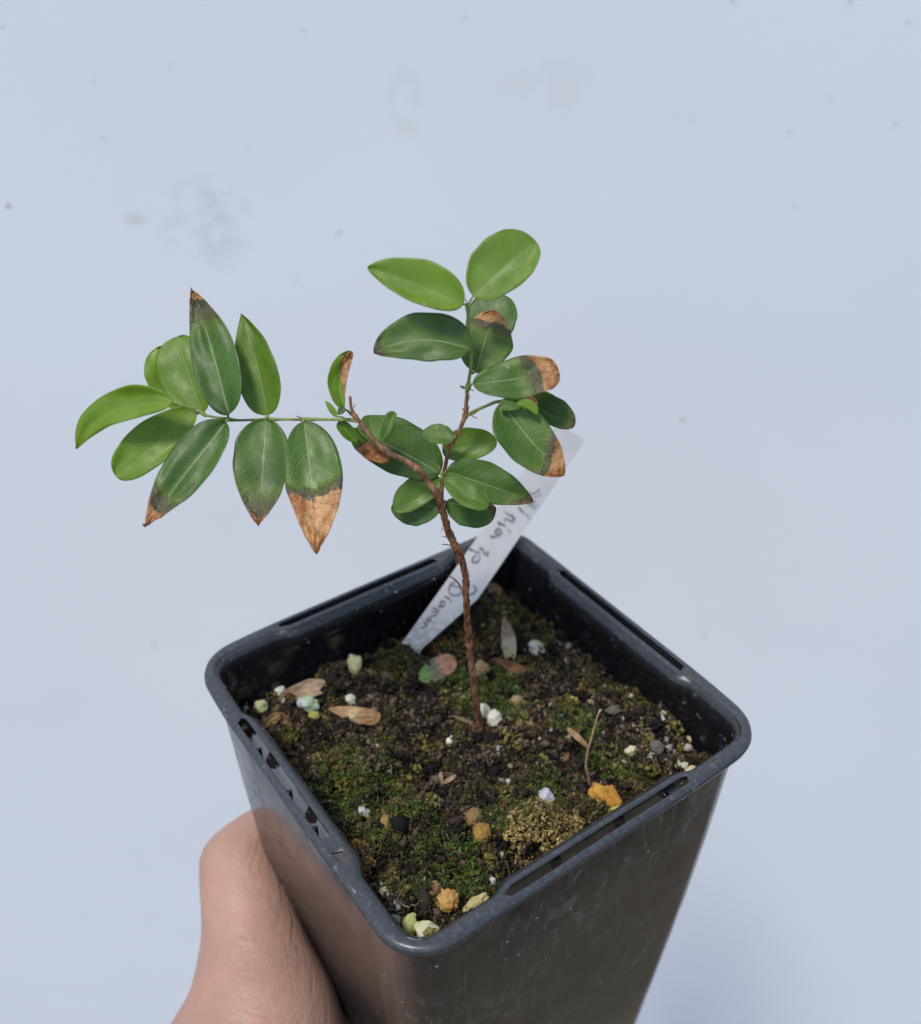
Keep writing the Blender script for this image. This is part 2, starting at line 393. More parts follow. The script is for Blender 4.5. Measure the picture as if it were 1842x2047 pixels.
def lumpy(center, rad, axes, sub=2, amp=.25, freq=1.6, seed=0, knobs=0.0):
    bm = bmesh.new(); bmesh.ops.create_icosphere(bm, subdivisions=sub, radius=1.0)
    V = []; sv = Vector((seed * 3.1, seed * 1.7, seed * .9))
    for v in bm.verts:
        d = v.co.normalized(); k = 1 + amp * noise.noise(d * freq + sv) * 1.6 + knobs * .8 * (abs(noise.noise(d * freq * 3 + sv)) + .6 * abs(noise.noise(d * freq * 7 + sv)) - .25) * 1.6 + .05 * noise.noise(d * freq * 6 + sv) + amp * .35 * noise.noise(d * freq * 2.6 + sv)
        V.append(d * k)
    F = [tuple(v.index for v in f.verts) for f in bm.faces]; bm.free()
    A = np.array(axes); V = np.array([list(v) for v in V]) * np.array(rad)
    return V @ A + np.asarray(center), F
def speck_mat():
    m, nt, b, out = mat('dirt_speck'); b.inputs['Base Color'].default_value = c4(.22, .17, .12); b.inputs['Roughness'].default_value = .9; return m
SPM = speck_mat()
specks = [(17, 411, 6, 8, 45), (678, 464, 5, 6, 0), (606, 60, 3, 4, 0), (1366, 838, 6, 6, 0), (1578, 264, 4, 4, 0), (590, 560, 4, 3, 0), (205, 273, 3, 3, 0),
          (188, 160, 2, 3, 0), (930, 33, 3, 3, 0), (1465, 1, 3, 3, 0), (1382, 242, 3, 3, 0), (1350, 230, 2, 3, 0), (310, 1288, 5, 4, 0), (1662, 196, 3, 3, 0), (1790, 248, 3, 3, 0),
          (1408, 1270, 5, 5, 0), (1590, 410, 3, 3, 0), (340, 130, 2, 3, 0), (495, 290, 2, 2, 0), (1816, 43, 4, 2, 0), (1700, 1, 4, 3, 0), (5, 52, 3, 3, 0), (1440, 1590, 4, 4, 0)]
for i, (u, v, a_, b_, r) in enumerate(specks):
    p = wall_pt(u, v); k = .48 * np.linalg.norm(p - CW) / FPX
    V, F = lumpy((p[0], WALL_Y - .0002, p[2]), (a_ * k, .0005, b_ * k), np.eye(3), 1, .3, 1.5, i)
    me = mesh_from('speck', V, F); o = bpy.data.objects.new('speck', me); COL.objects.link(o); me.materials.append(SPM); o.parent = wall

# ================================================================ pot
OX, OY = -.0002, .0002
def side_points():
    """parameters of the rim's plan: list of (unit position along, corner?) walked round a rounded square"""
    pts = []
    for s in range(4):
        for k in np.linspace(-1, 1, 61)[:-1]: pts.append(('s', s, k))
        for k in np.linspace(0, 1, 13)[:-1]: pts.append(('c', s, k))
    return pts
SP = side_points()
def plan(h, r, bulge=0.0, half=None):
    out = []
    for kind, s, k in SP:
        if kind == 's':
            x, y = h, k * (h - r)
            # mid section steps inwards
            e = abs(y) ; w = 1 - min(1, max(0, (e - .0205) / .0045)); w = w * w * (3 - 2 * w)
            x -= bulge * w
        else:
            a = k * math.pi / 2; x, y = h - r + r * math.cos(a), h - r + r * math.sin(a)
        for _ in range(s): x, y = -y, x
        x += OX; y += OY; q = (x + y) / 1.4142; e = abs(q) - .046
        if e > 0: q2 = min(.0009, .0009 * (e / .012) ** 2) * (1 if q > 0 else -1) / 1.4142; x -= q2; y -= q2
        q = (x - y) / 1.4142 - .048
        if q > 0: q2 = min(.0001, .0001 * q / .010) / 1.4142; x += q2; y -= q2
        out.append((x, y))
    return out
# order of sides: s=0 -> +x (front right), 1 -> +y (back right), 2 -> -x (back left), 3 -> -y (front left)
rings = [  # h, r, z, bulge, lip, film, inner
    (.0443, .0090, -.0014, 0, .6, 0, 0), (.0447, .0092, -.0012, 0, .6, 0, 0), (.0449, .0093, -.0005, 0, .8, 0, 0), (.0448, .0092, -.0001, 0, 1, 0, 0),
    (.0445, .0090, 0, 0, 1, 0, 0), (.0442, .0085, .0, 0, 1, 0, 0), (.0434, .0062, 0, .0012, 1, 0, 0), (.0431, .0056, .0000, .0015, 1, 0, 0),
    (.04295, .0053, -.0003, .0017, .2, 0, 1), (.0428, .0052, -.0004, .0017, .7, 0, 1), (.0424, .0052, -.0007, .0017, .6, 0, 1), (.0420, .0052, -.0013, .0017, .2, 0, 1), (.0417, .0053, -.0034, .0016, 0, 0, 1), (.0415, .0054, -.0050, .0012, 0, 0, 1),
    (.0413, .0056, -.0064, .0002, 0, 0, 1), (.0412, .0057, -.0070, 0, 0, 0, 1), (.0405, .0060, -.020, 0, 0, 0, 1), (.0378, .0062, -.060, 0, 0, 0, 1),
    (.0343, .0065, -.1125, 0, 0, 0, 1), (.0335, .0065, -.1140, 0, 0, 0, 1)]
pot = empty('plant_pot', (OX, OY, -.116), 'square black plastic pot with rounded corners and a slotted lip, held in the hand', 'plant pot')
V = []; attrs = []
for h, r, z, bl, lp, fl, inn in rings:
    for i, (x, y) in enumerate(plan(h, r, bl)):
        w = .00012 * noise.noise(Vector((x * 60, y * 60, z * 30)))
        # walls bow out very slightly as thin plastic does
        V.append((x + w, y + w, z)); attrs.append((lp, fl, inn))
N = len(SP); F = []
def in_slot(i):
    kind, s, k = SP[i]
    if kind != 's': return False
    y = k * (.0442 - .0085)
    lo, hi = {0: (-.0235, .0205), 1: (-.021, .021), 2: (-.021, .0215), 3: (-.0225, .0135)}[s]
    return lo <= y < hi
for j in range(len(rings) - 1):
    for i in range(N):
        if j == 5 and in_slot(i): continue
        if j == 5 and SP[i][0] == 's' and SP[i][1] == 3 and .0165 <= SP[i][2] * .0343 < .0185: continue
        F.append((j * N + i, j * N + (i + 1) % N, (j + 1) * N + (i + 1) % N, (j + 1) * N + i))
L0 = len(rings) - 1
F.append(tuple(L0 * N + i for i in range(N)))
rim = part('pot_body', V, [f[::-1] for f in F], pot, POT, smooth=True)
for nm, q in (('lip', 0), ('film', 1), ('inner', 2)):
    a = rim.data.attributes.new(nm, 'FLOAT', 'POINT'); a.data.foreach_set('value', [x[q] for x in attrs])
md = rim.modifiers.new('thick', 'SOLIDIFY'); md.thickness = .0007; md.offset = -1; md.use_even_offset = False
# outer skin of the walls (its own brownish film), stepped in behind the slots
orings = [(.0431, .0084, -.0009, .0012), (.0430, .0084, -.0050, .0012), (.0428, .0083, -.0085, .0006), (.0426, .0082, -.0115, 0), (.0416, .0082, -.030, 0), (.0400, .0082, -.055, 0), (.0379, .0081, -.085, 0), (.0357, .0080, -.1140, 0), (.0353, .0076, -.1157, 0), (.0335, .007, -.1162, 0)]
V = []
for h, r, z, bl in orings:
    for (x, y) in plan(h, r, bl):
        w = .00022 * noise.noise(Vector((x * 45, y * 45, z * 30)))
        V.append((x + w, y + w, z))
F = [(j * N + i, (j + 1) * N + i, (j + 1) * N + (i + 1) % N, j * N + (i + 1) % N) for j in range(len(orings) - 1) for i in range(N)]
F.append(tuple((len(orings) - 1) * N + i for i in range(N))[::-1])
body = part('outer_wall', V, F, pot, POT)
a = body.data.attributes.new('film', 'FLOAT', 'POINT'); a.data.foreach_set('value', [1.0 if x_ > .028 else .15 for x_, y_, z_ in V])
for side in (1, 2):                      # the far slots are closed by a ledge just below the lip
    lo, hi = {1: (-.0225, .0225), 2: (-.0225, .0230)}[side]; P8 = []
    for z in (-.0011, -.0016):
        for x, y in ((.0413, lo), (.0446, lo), (.0446, hi), (.0413, hi)):
            for _ in range(side): x, y = -y, x
            P8.append((x + OX, y + OY, z))
    part('ledge', P8, [(0, 1, 2, 3), (7, 6, 5, 4), (0, 4, 5, 1), (1, 5, 6, 2), (2, 6, 7, 3), (3, 7, 4, 0)], pot, POT, smooth=False)
# fine raised seam under the lip
sm_path = []
for (x, y) in plan(.04275, .0092, 0): sm_path.append((x, y, -.0068))
# ribs crossing the slots
def rib(side, y, w, tri):
    h0, h1 = .0420, .0442
    z0, z1 = -.0006, -.0036
    if tri == 0: P2 = [(h0, y - w), (h1, y - w), (h1, y + w), (h0, y + w)]
    elif tri == 1: P2 = [(h0 - .0001, y - w), (h1 - .0008, y), (h0 - .0001, y + w)]
    else: P2 = [(h1, y - w * .9), (h0 + .0008, y), (h1, y + w * .9)]
    V = []
    for z in (z0, z1):
        for x, yy in P2:
            for _ in range(side): x, yy = -yy, x
            V.append((x + OX, yy + OY, z))
    n = len(P2); F = [tuple(range(n)), tuple(range(n, 2 * n))[::-1]] + [(i, i + n, (i + 1) % n + n, (i + 1) % n) for i in range(n)]
    part('rib', V, F, pot, POT, smooth=False)
for side in range(4):
    lo, hi = {0: (-.0235, .0205), 1: (-.021, .021), 2: (-.021, .0215), 3: (-.0225, .0135)}[side]
    L_ = hi - lo
    seqs = [(.035, 0, .0013), (.25, 2, .0009), (.34, 1, .0012), (.62, 2, .0010), (.80, 1, .0012), (.91, 2, .0009)] if side == 3 else \
           [(.03, 2, .0011), (.30, 1, .0009), (.50, 2, .0009), (.66, 1, .0008), (.95, 0, .0012)]
    for fr, tri, w in seqs: rib(side, lo + fr * L_, w, tri)

# ================================================================ soil
def soil_h(x, y):
    b = -.0152 - .045 * (-x) * 1.0 * (1 if x < 0 else .6) * 1.0
    b += .030 * max(0, y) * .5
    b += .0022 * max(0.0, ((x - y) / 1.414 - .034) / .012)
    b += .0024 * noise.noise(Vector((x * 70, y * 70, 3.1))) + .0030 * noise.noise(Vector((x * 170, y * 170, 7.7)))
    b += .0020 * noise.noise(Vector((x * 430, y * 430, 1.2))) - .0012 * max(0, noise.noise(Vector((x * 300, y * 300, 9.2))) - .1) * 3
    for mx, my, mr, mh in MOUNDS:
        d = ((x - mx) ** 2 + (y - my) ** 2) / mr ** 2
        if d < 6: b += mh * math.exp(-d)
    return b
def pot_xy(u, v, z=-.014): return on_z(u, v, z)[:2]
MOUNDS = []
for u, v, r, hgt in [(690, 1540, .008, .0035), (975, 1230, .007, .006), (1080, 1658, .0075, .0070), (1120, 1680, .004, .003), (1180, 1640, .004, .002), (820, 1330, .006, .002),
                     (720, 1720, .005, .0035), (1030, 1470, .006, .002), (780, 1800, .006, .003), (900, 1800, .005, .002), (1260, 1575, .006, .0035), (1240, 1660, .004, .003),
                     (880, 1560, .006, -.002), (1050, 1765, .007, -.0045), (1130, 1380, .006, -.0015), (640, 1450, .005, -.001), (665, 1360, .004, .0035), (1300, 1480, .008, .0005)]:
    x, y = pot_xy(u, v); MOUNDS.append((x, y, r, hgt))
# ground cover map: what grows or lies where (u, v, radius mm, kind) ; kinds: 0 dark soil, 1 moss green, 2 moss olive, 3 tan crumbs
_p = at_depth(812, 1302, .2532); MOUNDS += [(_p[0], _p[1], .0042, .0048), (_p[0] + .006, _p[1] - .001, .003, .002)]
PATCH = []
for u, v, r, k in [(690, 1530, 8, 2), (740, 1560, 6, 1), (660, 1570, 6, 1), (640, 1500, 4, 2), (700, 1600, 6, 1), (880, 1740, 5, 1), (850, 1690, 4, 1), (860, 1770, 5, 1), (930, 1760, 5, 1), (780, 1790, 5, 2),
                   (760, 1660, 5, 1), (1000, 1250, 6, 2), (930, 1260, 6, 2), (870, 1290, 5, 2), (790, 1320, 5, 2), (980, 1360, 7, 1), (930, 1390, 5, 1), (1010, 1400, 5, 1), (1160, 1450, 5, 1),
                   (1240, 1550, 4, 1), (1210, 1530, 4, 1), (1000, 1640, 5, 1), (1090, 1580, 4, 1), (900, 1350, 5, 1), (560, 1440, 4, 2), (1275, 1580, 4, 2), (1170, 1640, 4, 2), (850, 1640, 4, 1), (920, 1700, 4, 1),
                   (1080, 1660, 9, 3), (1130, 1680, 5, 3), (1040, 1640, 5, 3), (715, 1716, 5, 3), (1040, 1440, 5, 3), (1290, 1410, 4, 2), (1350, 1450, 3, 2), (1230, 1370, 3, 2), (800, 1560, 4, 2), (780, 1620, 4, 2), (700, 1660, 4, 2)]:
    x, y = pot_xy(u, v); PATCH.append((x, y, r * .001, k))
PATCHA = np.array(PATCH)
def cover(x, y):
    """weights of green, olive, crumbs at a place"""
    n = noise.noise(Vector((x * 230, y * 230, 5.5))) * .5 + noise.noise(Vector((x * 700, y * 700, 2.5))) * .5
    w = [0, max(0, min(.45, noise.noise(Vector((x * 120, y * 120, 8.8))) * 1.2)), 0]
    for px, py, r, k in PATCH:
        d = math.hypot(x - px, y - py) / r + n * .8
        if d < 1.15: w[int(k) - 1] = max(w[int(k) - 1], (1 - max(0, (d - .5) / .65)) * (.85 if k == 1 else 1))
    return w
HS = .0410
GN = 300
xs = np.linspace(-HS - .001, HS + .001, GN); V = []; T = []
HG = np.zeros((GN, GN)); CG = np.zeros((GN, GN, 3))
def inside(x, y, h=HS, r=.0058):
    ax, ay = abs(x - OX), abs(y - OY)
    if ax > h or ay > h: return False
    if ax > h - r and ay > h - r: return math.hypot(ax - h + r, ay - h + r) <= r
    return True
for i, x in enumerate(xs):
    for j, y in enumerate(xs):
        HG[i, j] = soil_h(x, y)
        if i % 3 == 0 and j % 3 == 0: CG[i:i + 3, j:j + 3] = cover(x, y)
def hgt(x, y):
    i = min(GN - 1, max(0, int(round((x + HS + .001) / (2 * HS + .002) * (GN - 1))))); j = min(GN - 1, max(0, int(round((y + HS + .001) / (2 * HS + .002) * (GN - 1))))); return HG[i, j]
def cov(x, y):
    i = min(GN - 1, max(0, int(round((x + HS + .001) / (2 * HS + .002) * (GN - 1))))); j = min(GN - 1, max(0, int(round((y + HS + .001) / (2 * HS + .002) * (GN - 1))))); return CG[i, j]
idx = -np.ones((GN, GN), dtype=int)
for i, x in enumerate(xs):
    for j, y in enumerate(xs):
        if inside(x, y):
            idx[i, j] = len(V); V.append((x, y, HG[i, j]))
            c = np.array([.004, .003, .0025]) + rng.random() * np.array([.006, .0045, .003]); w = CG[i, j]
            c = c * (1 - .5 * w[0]) + np.array([.012, .028, .004]) * .8 * w[0]; c = c * (1 - .5 * w[1]) + np.array([.03, .035, .006]) * .6 * w[1]
            T.append(c)
F = []
for i in range(GN - 1):
    for j in range(GN - 1):
        q = (idx[i, j], idx[i + 1, j], idx[i + 1, j + 1], idx[i, j + 1])
        if min(q) >= 0: F.append(tuple(int(k) for k in q))
soil = lone('soil', V, F, GRAIN, 'dark damp potting soil filling the square black pot', 'soil', kind='stuff', tint=np.array(T))
def ico(sub):
    bm = bmesh.new(); bmesh.ops.create_icosphere(bm, subdivisions=sub, radius=1.0)
    V = np.array([list(v.co) for v in bm.verts]); F = np.array([[v.index for v in f.verts] for f in bm.faces]); bm.free(); return V, F
def randrot():
    q = rng.normal(size=4); q /= np.linalg.norm(q); w, x, y, z = q
    return np.array([[1 - 2 * (y * y + z * z), 2 * (x * y - z * w), 2 * (x * z + y * w)], [2 * (x * y + z * w), 1 - 2 * (x * x + z * z), 2 * (y * z - x * w)], [2 * (x * z - y * w), 2 * (y * z + x * w), 1 - 2 * (x * x + y * y)]])
def scatter_grains(name, items, sub, label, cat, mtl=GRAIN):
    """items: x, y, z, size, colour"""
    bV, bF = ico(sub); n = len(bV); VV = np.zeros((len(items) * n, 3)); TT = np.zeros((len(items) * n, 3))
    for k, (x, y, z, s, c) in enumerate(items):
        sc = s * (.4 + 1.1 * rng.random(3)); A = randrot()
        loc = (bV * (1 + .7 * (rng.random((n, 1)) - .5)) + .18 * rng.normal(size=(n, 3))) * sc
        VV[k * n:(k + 1) * n] = loc @ A + np.array([x, y, z]); TT[k * n:(k + 1) * n] = c
    FF = (bF[None] + (np.arange(len(items)) * n)[:, None, None]).reshape(-1, 3)
    L = VV.mean(axis=0); me = mesh_np(name, VV - L, FF, TT); o = link(name, me, None, mtl, smooth=sub > 1)
    o.matrix_world = PW @ Matrix.Translation(tuple(L)); return tag(o, label, cat, kind='stuff')
def pick(cols): return np.array(cols[rng.integers(len(cols))]) * (.7 + .6 * rng.random())
SOILC = [(.030, .020, .012), (.05, .036, .02), (.075, .055, .03), (.022, .015, .011), (.032, .022, .017), (.012, .009, .007), (.055, .038, .029), (.008, .006, .005), (.12, .080, .055), (.045, .034, .026), (.012, .009, .007), (.17, .12, .085)]
OLIVEC = [(.10, .09, .017), (.06, .062, .011), (.15, .12, .03), (.13, .09, .03), (.035, .035, .009), (.20, .165, .05)]
GREENC = [(.030, .055, .006), (.05, .08, .010), (.015, .030, .004), (.08, .095, .015), (.012, .02, .004)]
TANC = [(.26, .17, .065), (.20, .125, .05), (.32, .23, .09), (.14, .09, .04), (.36, .27, .12), (.08, .05, .028)]
PALEC = [(.42, .38, .32), (.50, .46, .38), (.32, .29, .27), (.55, .53, .50), (.40, .34, .20)]
items = []
while len(items) < 52000:
    x, y = rng.uniform(-HS, HS, 2)
    if not inside(x, y): continue
    w = cov(x, y); r = rng.random(); s = rng.gamma(1.6, .00012) + .00009
    if r < w[2] * .97: c = pick(TANC) * .85; s = min(s, .00035) * .8; z = hgt(x, y) + rng.random() * .0014
    elif r < w[1] * .55: c = pick(OLIVEC); s *= .8; z = hgt(x, y) + rng.random() * .0012
    elif r < w[0] * .45: c = pick(GREENC); s *= .7; z = hgt(x, y) + rng.random() * .0008
    elif rng.random() < .05: c = pick(PALEC); s = min(s, .0003) * .9; z = hgt(x, y) + s * .6
    elif rng.random() < .10: c = pick(OLIVEC); z = hgt(x, y) + s * .4
    else: c = pick(SOILC); z = hgt(x, y) + s * .3 + rng.random() * .0006
    items.append((x, y, z, s, c))
scatter_grains('soil_grains', items, 1, 'crumbs and grit of dark soil over the whole surface in the pot', 'soil crumbs')
items = []
KEEP = [pot_xy(u, v) for u, v in [(600, 1373), (575, 1385), (640, 1368), (720, 1425), (690, 1420), (745, 1430), (868, 1340), (890, 1325), (850, 1350), (1015, 1300), (1035, 1335), (1060, 1342), (1010, 1320), (1156, 1474), (555, 1445), (885, 1555), (821, 1850), (852, 1860), (788, 1841), (948, 1810), (896, 1803), (1208, 1594), (980, 1430), (1178, 1560), (960, 1452)]]
for _ in range(620):
    x, y = rng.uniform(-HS, HS, 2)
    if not inside(x, y, HS - .0015) or min(math.hypot(x - a_, y - b_) for a_, b_ in KEEP) < .0038: continue
    w = cov(x, y); s = (rng.gamma(3, .00032) + .0004) * (1.0 if w[2] > .2 else 1)
    c = pick(TANC) if rng.random() < w[2] else (pick(OLIVEC) if rng.random() < .3 + w[1] * .6 else pick(SOILC))
    for q in range(34):
        d = rng.normal(size=3); d /= np.linalg.norm(d); r_ = s * rng.uniform(.5, 1.0)
        items.append((x + d[0] * r_, y + d[1] * r_, hgt(x, y) + s * .5 + d[2] * r_ * .9, min(.0005, s * rng.uniform(.14, .34)), c * rng.uniform(.35, 1.6)))
scatter_grains('soil_clods', items, 1, 'rough brown and olive clods of compost all over the pot', 'clods')
# paler small grit, denser towards the right corner and left wall
items = []
for cu, cv, su, sv, n_ in [(1300, 1480, 75, 40, 90), (1230, 1470, 60, 40, 40), (560, 1410, 60, 22, 18), (1040, 1400, 60, 40, 24), (880, 1600, 120, 80, 40), (760, 1500, 80, 30, 12), (830, 1830, 60, 25, 12), (1000, 1540, 100, 60, 22), (1160, 1300, 70, 40, 25)]:
    for _ in range(n_):
        u, v = rng.normal(cu, su), rng.normal(cv, sv); x, y = pot_xy(u, v)
        if not inside(x, y, HS - .001): continue
        s = rng.uniform(.00025, .0008); items.append((x, y, hgt(x, y) + s * .6, s, pick(PALEC + [(.10, .08, .07), (.16, .10, .07)])))
scatter_grains('pale_grit', items, 2, 'pale grit and perlite crumbs sprinkled on the dark soil', 'grit')

# moss: short leafy shoots
def moss():
    VV = []; FF = []; TT = []
    def shoot(x, y, z, h, c, tip, nb):
        lean = rng.normal(size=2) * .35
        for b in range(nb):
            a = rng.random() * 2 * math.pi; e = rng.uniform(.25, 1.1); f = rng.random()
            base = np.array([x + lean[0] * h * f, y + lean[1] * h * f, z + h * f * .8])
            L = h * rng.uniform(.35, .75); d = np.array([math.cos(a) * math.cos(e), math.sin(a) * math.cos(e), math.sin(e)])
            w = np.cross(d, [0, 0, 1.]); w /= np.linalg.norm(w) + 1e-9; w *= L * rng.uniform(.06, .12)
            k = len(VV); VV.extend([base - w * .6, base + w * .6, base + d * L * .55 + w, base + d * L * .55 - w, base + d * L + np.array([0, 0, -L * .12])])
            FF.extend([(k, k + 1, k + 2), (k, k + 2, k + 3), (k + 3, k + 2, k + 4)])
            cc = c * rng.uniform(.6, 1.3); TT.extend([cc * .8, cc * .8, cc, cc, cc * .5 + tip * .5])
    n = 0
    while n < 8500:
        x, y = rng.uniform(-HS + .0008, HS - .0008, 2)
        if not inside(x, y, HS - .0006): continue
        w = cov(x, y); r = rng.random()
        if r < w[0] * .9: c = np.array(pick(GREENC)) * 1.5; tip = np.array([.24, .36, .05]); h = rng.uniform(.0008, .0025)
        elif r < w[1] * .9: c = np.array(pick(OLIVEC)); tip = np.array([.40, .36, .11]); h = rng.uniform(.0006, .0014)
        elif r < .06: c = np.array(pick(GREENC)); tip = np.array([.1, .14, .04]); h = rng.uniform(.0005, .0011)
        else: continue
        shoot(x, y, hgt(x, y), h, c, tip, 7); n += 1
    VV = np.array(VV); L = VV.mean(axis=0); me = mesh_np('moss', VV - L, np.array(FF), np.array(TT)); o = link('moss', me, None, MOSSM, smooth=False)
    o.matrix_world = PW @ Matrix.Translation(tuple(L)); tag(o, 'green and olive moss cushions growing on the dark soil in the pot', 'moss', kind='stuff')
moss()

def fibres():
    VV = []; FF = []; TT = []
    for _ in range(420):
        x, y = rng.uniform(-HS, HS, 2)
        if not inside(x, y, HS - .002): continue
        a = rng.random() * 6.28; L = rng.uniform(.001, .0045); p = np.array([x, y, hgt(x, y) + .0006]); w0 = rng.uniform(.00004, .00012)
        c = pick([(.30, .20, .10), (.18, .10, .05), (.10, .06, .03), (.38, .28, .16)]); d = np.array([math.cos(a), math.sin(a), rng.uniform(-.1, .45)])
        for i in range(7):
            q = p + d * L * i / 6; w = np.array([-d[1], d[0], 0]) * w0; k = len(VV); VV += [q - w, q + w, q + np.array([0, 0, w0 * 1.5])]; TT += [c] * 3
            if i: 
                for e in range(3): FF += [(k - 3 + e, k - 3 + (e + 1) % 3, k + (e + 1) % 3), (k - 3 + e, k + (e + 1) % 3, k + e)]
            d = d + rng.normal(size=3) * .16; d /= np.linalg.norm(d)
    VV = np.array(VV); L = VV.mean(axis=0); o = link('fibres', mesh_np('fibres', VV - L, np.array(FF), np.array(TT)), None, GRAIN)
    o.matrix_world = PW @ Matrix.Translation(tuple(L)); tag(o, 'fine brown root fibres and bark shreds among the soil crumbs', 'fibres', kind='stuff')
fibres()
# ---------------------------------------------------------------- stones and lumps one can pick out
def view_axes(rot_deg):
    """axes seen on the picture plane: first along the rotated direction, second across, third towards the viewer"""
    r = math.radians(rot_deg); X = RM[0]; Y = RM[1]; Z = RM[2]
    return [math.cos(r) * X + math.sin(r) * Y, -math.sin(r) * X + math.cos(r) * Y, Z]
def stone(name, u, v, a_, b_, rot, colA, colB, label, cat='stone', amp=.22, knobs=0.0, lift=.35, sub=4, group=None, seed=None):
    x, y = pot_xy(u, v); z = hgt(x, y); p = on_z(u, v, z)
    for _ in range(3): z = hgt(p[0], p[1]) + min(a_, b_) * .62 * depth(p) / FPX; p = on_z(u, v, z)
    k = depth(p) / FPX * .55; s = u * .013 + v * .007 if seed is None else seed
    V, F = lumpy(p, (a_ * k, b_ * k, min(a_, b_) * k * .85), view_axes(rot), sub, amp, 1.3, s, knobs)
    o = lone(cat.replace(' ', '_'), V, F, STONE, label, cat, group); o['stone_color'] = list(colA); o['stain_color'] = list(colB); return o
CREAM = (.58, .54, .40); WHITE = (.62, .64, .58); YEL = (.52, .50, .20); GRN = (.22, .30, .06); ORA = (.52, .27, .045); TANL = (.42, .27, .09)
stone('stone', 709, 1329, 28, 42, 8, (.52, .52, .30), (.40, .42, .12), 'pale yellow pebble standing upright against the back left inner wall of the pot')
stone('stone', 559, 1382, 24, 17, 20, WHITE, (.40, .46, .30), 'small white pebble between the left inner wall and the curled tan leaf')
stone('stone', 521, 1413, 26, 28, -20, (.50, .50, .30), GRN, 'pale yellow pebble beside the left corner of the pot')
stone('stone', 494, 1421, 11, 20, 30, (.46, .50, .28), (.5, .5, .4), 'thin pale chip of stone wedged in the left corner by the lip')
stone('stone', 505, 1430, 12, 10, 0, CREAM, (.4, .4, .3), 'tiny cream chip of stone tucked behind the lip near the left corner')
stone('stone', 617, 1407, 38, 28, -8, (.46, .54, .52), (.25, .38, .06), 'pebble half bluish white and half green under the curled tan leaf')
stone('stone', 627, 1430, 20, 16, 0, (.35, .33, .08), (.2, .2, .05), 'small olive pebble just below the half green pebble')
stone('stone', 701, 1399, 26, 19, -25, (.66, .64, .50), (.5, .5, .3), 'cream pebble above the pale tan dry leaf')
stone('stone', 968, 1424, 26, 34, 40, (.66, .62, .46), (.55, .52, .34), 'cream pebble right against the base of the stem')
stone('stone', 988, 1436, 24, 28, -20, (.66, .62, .50), (.5, .45, .34), 'cream lump of perlite just right of the pebble at the stem base', knobs=.3)
stone('stone', 1208, 1594, 58, 44, -30, ORA, (.46, .22, .03), 'large orange yellow lump of clay at the foot of the upright straw', cat='clay lump', amp=.32, knobs=.1)
stone('stone', 1228, 1626, 34, 17, 35, (.46, .42, .12), (.36, .33, .08), 'knobbly pale yellow crumb beside the front right lip under the orange lump', knobs=.5)
stone('stone', 1263, 1501, 25, 17, 10, CREAM, (.50, .44, .16), 'cream and yellow pebble in the right half of the pot')
stone('stone', 1302, 1517, 20, 27, 25, (.60, .62, .46), (.45, .48, .25), 'oval whitish green pebble in the right half of the pot, below the grey flat one')
stone('stone', 1314, 1495, 26, 27, 0, (.12, .11, .095), (.09, .085, .075), 'flat grey stone between paler pebbles in the right half of the pot')
stone('stone', 1297, 1494, 14, 13, 0, (.45, .36, .28), (.4, .3, .24), 'small pinkish cream pebble touching the left side of the flat grey stone')
stone('stone', 1355, 1529, 15, 16, 0, (.45, .50, .26), (.55, .55, .4), 'small greenish pebble near the front right lip')
stone('stone', 1370, 1531, 15, 14, 0, (.55, .50, .42), (.42, .36, .25), 'small pinkish white pebble between two others near the front right lip')
stone('stone', 1382, 1541, 24, 18, 30, (.60, .54, .32), (.5, .42, .2), 'cream yellow pebble lying against the front right lip')
stone('stone', 1381, 1475, 14, 18, 0, (.52, .45, .24), (.4, .33, .2), 'cream pebble in the right corner by the inner wall')
stone('stone', 1376, 1495, 16, 14, -20, (.42, .36, .34), (.3, .25, .22), 'pale mauve pebble just below the cream one in the right corner')
stone('stone', 1092, 1594, 24, 30, 25, (.52, .53, .56), (.36, .36, .38), 'chalky white grey lump behind the tan crumbly mound', knobs=.25)
def crust(spots, cols, label_):
    bV, bF = ico(1); VV = []; FF = []; TT = []
    for u, v, rp in spots:
        x, y = pot_xy(u, v); z = hgt(x, y); p = on_z(u, v, z + .0012); r = rp * depth(p) / FPX
        lum = rng.uniform(.75, 1.25)
        for q in range(int(5.5 * rp)):
            d = rng.normal(size=3); d[2] = abs(d[2]) * 1.2 - .25; d /= np.linalg.norm(d)
            k = 1 + .35 * noise.noise(Vector((d[0] * 2 + u, d[1] * 2 + v, d[2] * 2))); c = pick(cols) * lum * rng.uniform(.55, 1.35)
            g_ = rng.gamma(3, .00006) + .00010; n = len(VV) // 1
            pts = (bV * (1 + .6 * (rng.random((12, 1)) - .5))) * g_ @ randrot() + p + d * r * k * np.array([1, 1, .8])
            VV.extend(pts); FF.extend([tuple(int(e) + n for e in f) for f in bF]); TT.extend([c] * 12)
    lone('clod', VV, FF, GRAIN, label_, 'clod', smooth=False, tint=np.array(TT))
crust([(1040, 1640, 24), (1062, 1622, 22), (1085, 1612, 18), (1110, 1638, 30), (1085, 1652, 32), (1058, 1664, 26), (1130, 1660, 28), (1155, 1676, 22), (1040, 1688, 15), (1105, 1686, 24), (1152, 1652, 18), (1120, 1616, 15), (1022, 1668, 14), (1135, 1688, 20)],
      [(.40, .28, .10), (.30, .20, .075), (.22, .15, .055), (.48, .36, .15), (.34, .27, .09), (.14, .10, .04)], 'wide tan and olive crusty clod near the middle of the front right lip')
stone('stone', 1141, 1402, 28, 17, 15, (.50, .44, .10), (.42, .38, .12), 'yellow pebble on the soil right of the stem')
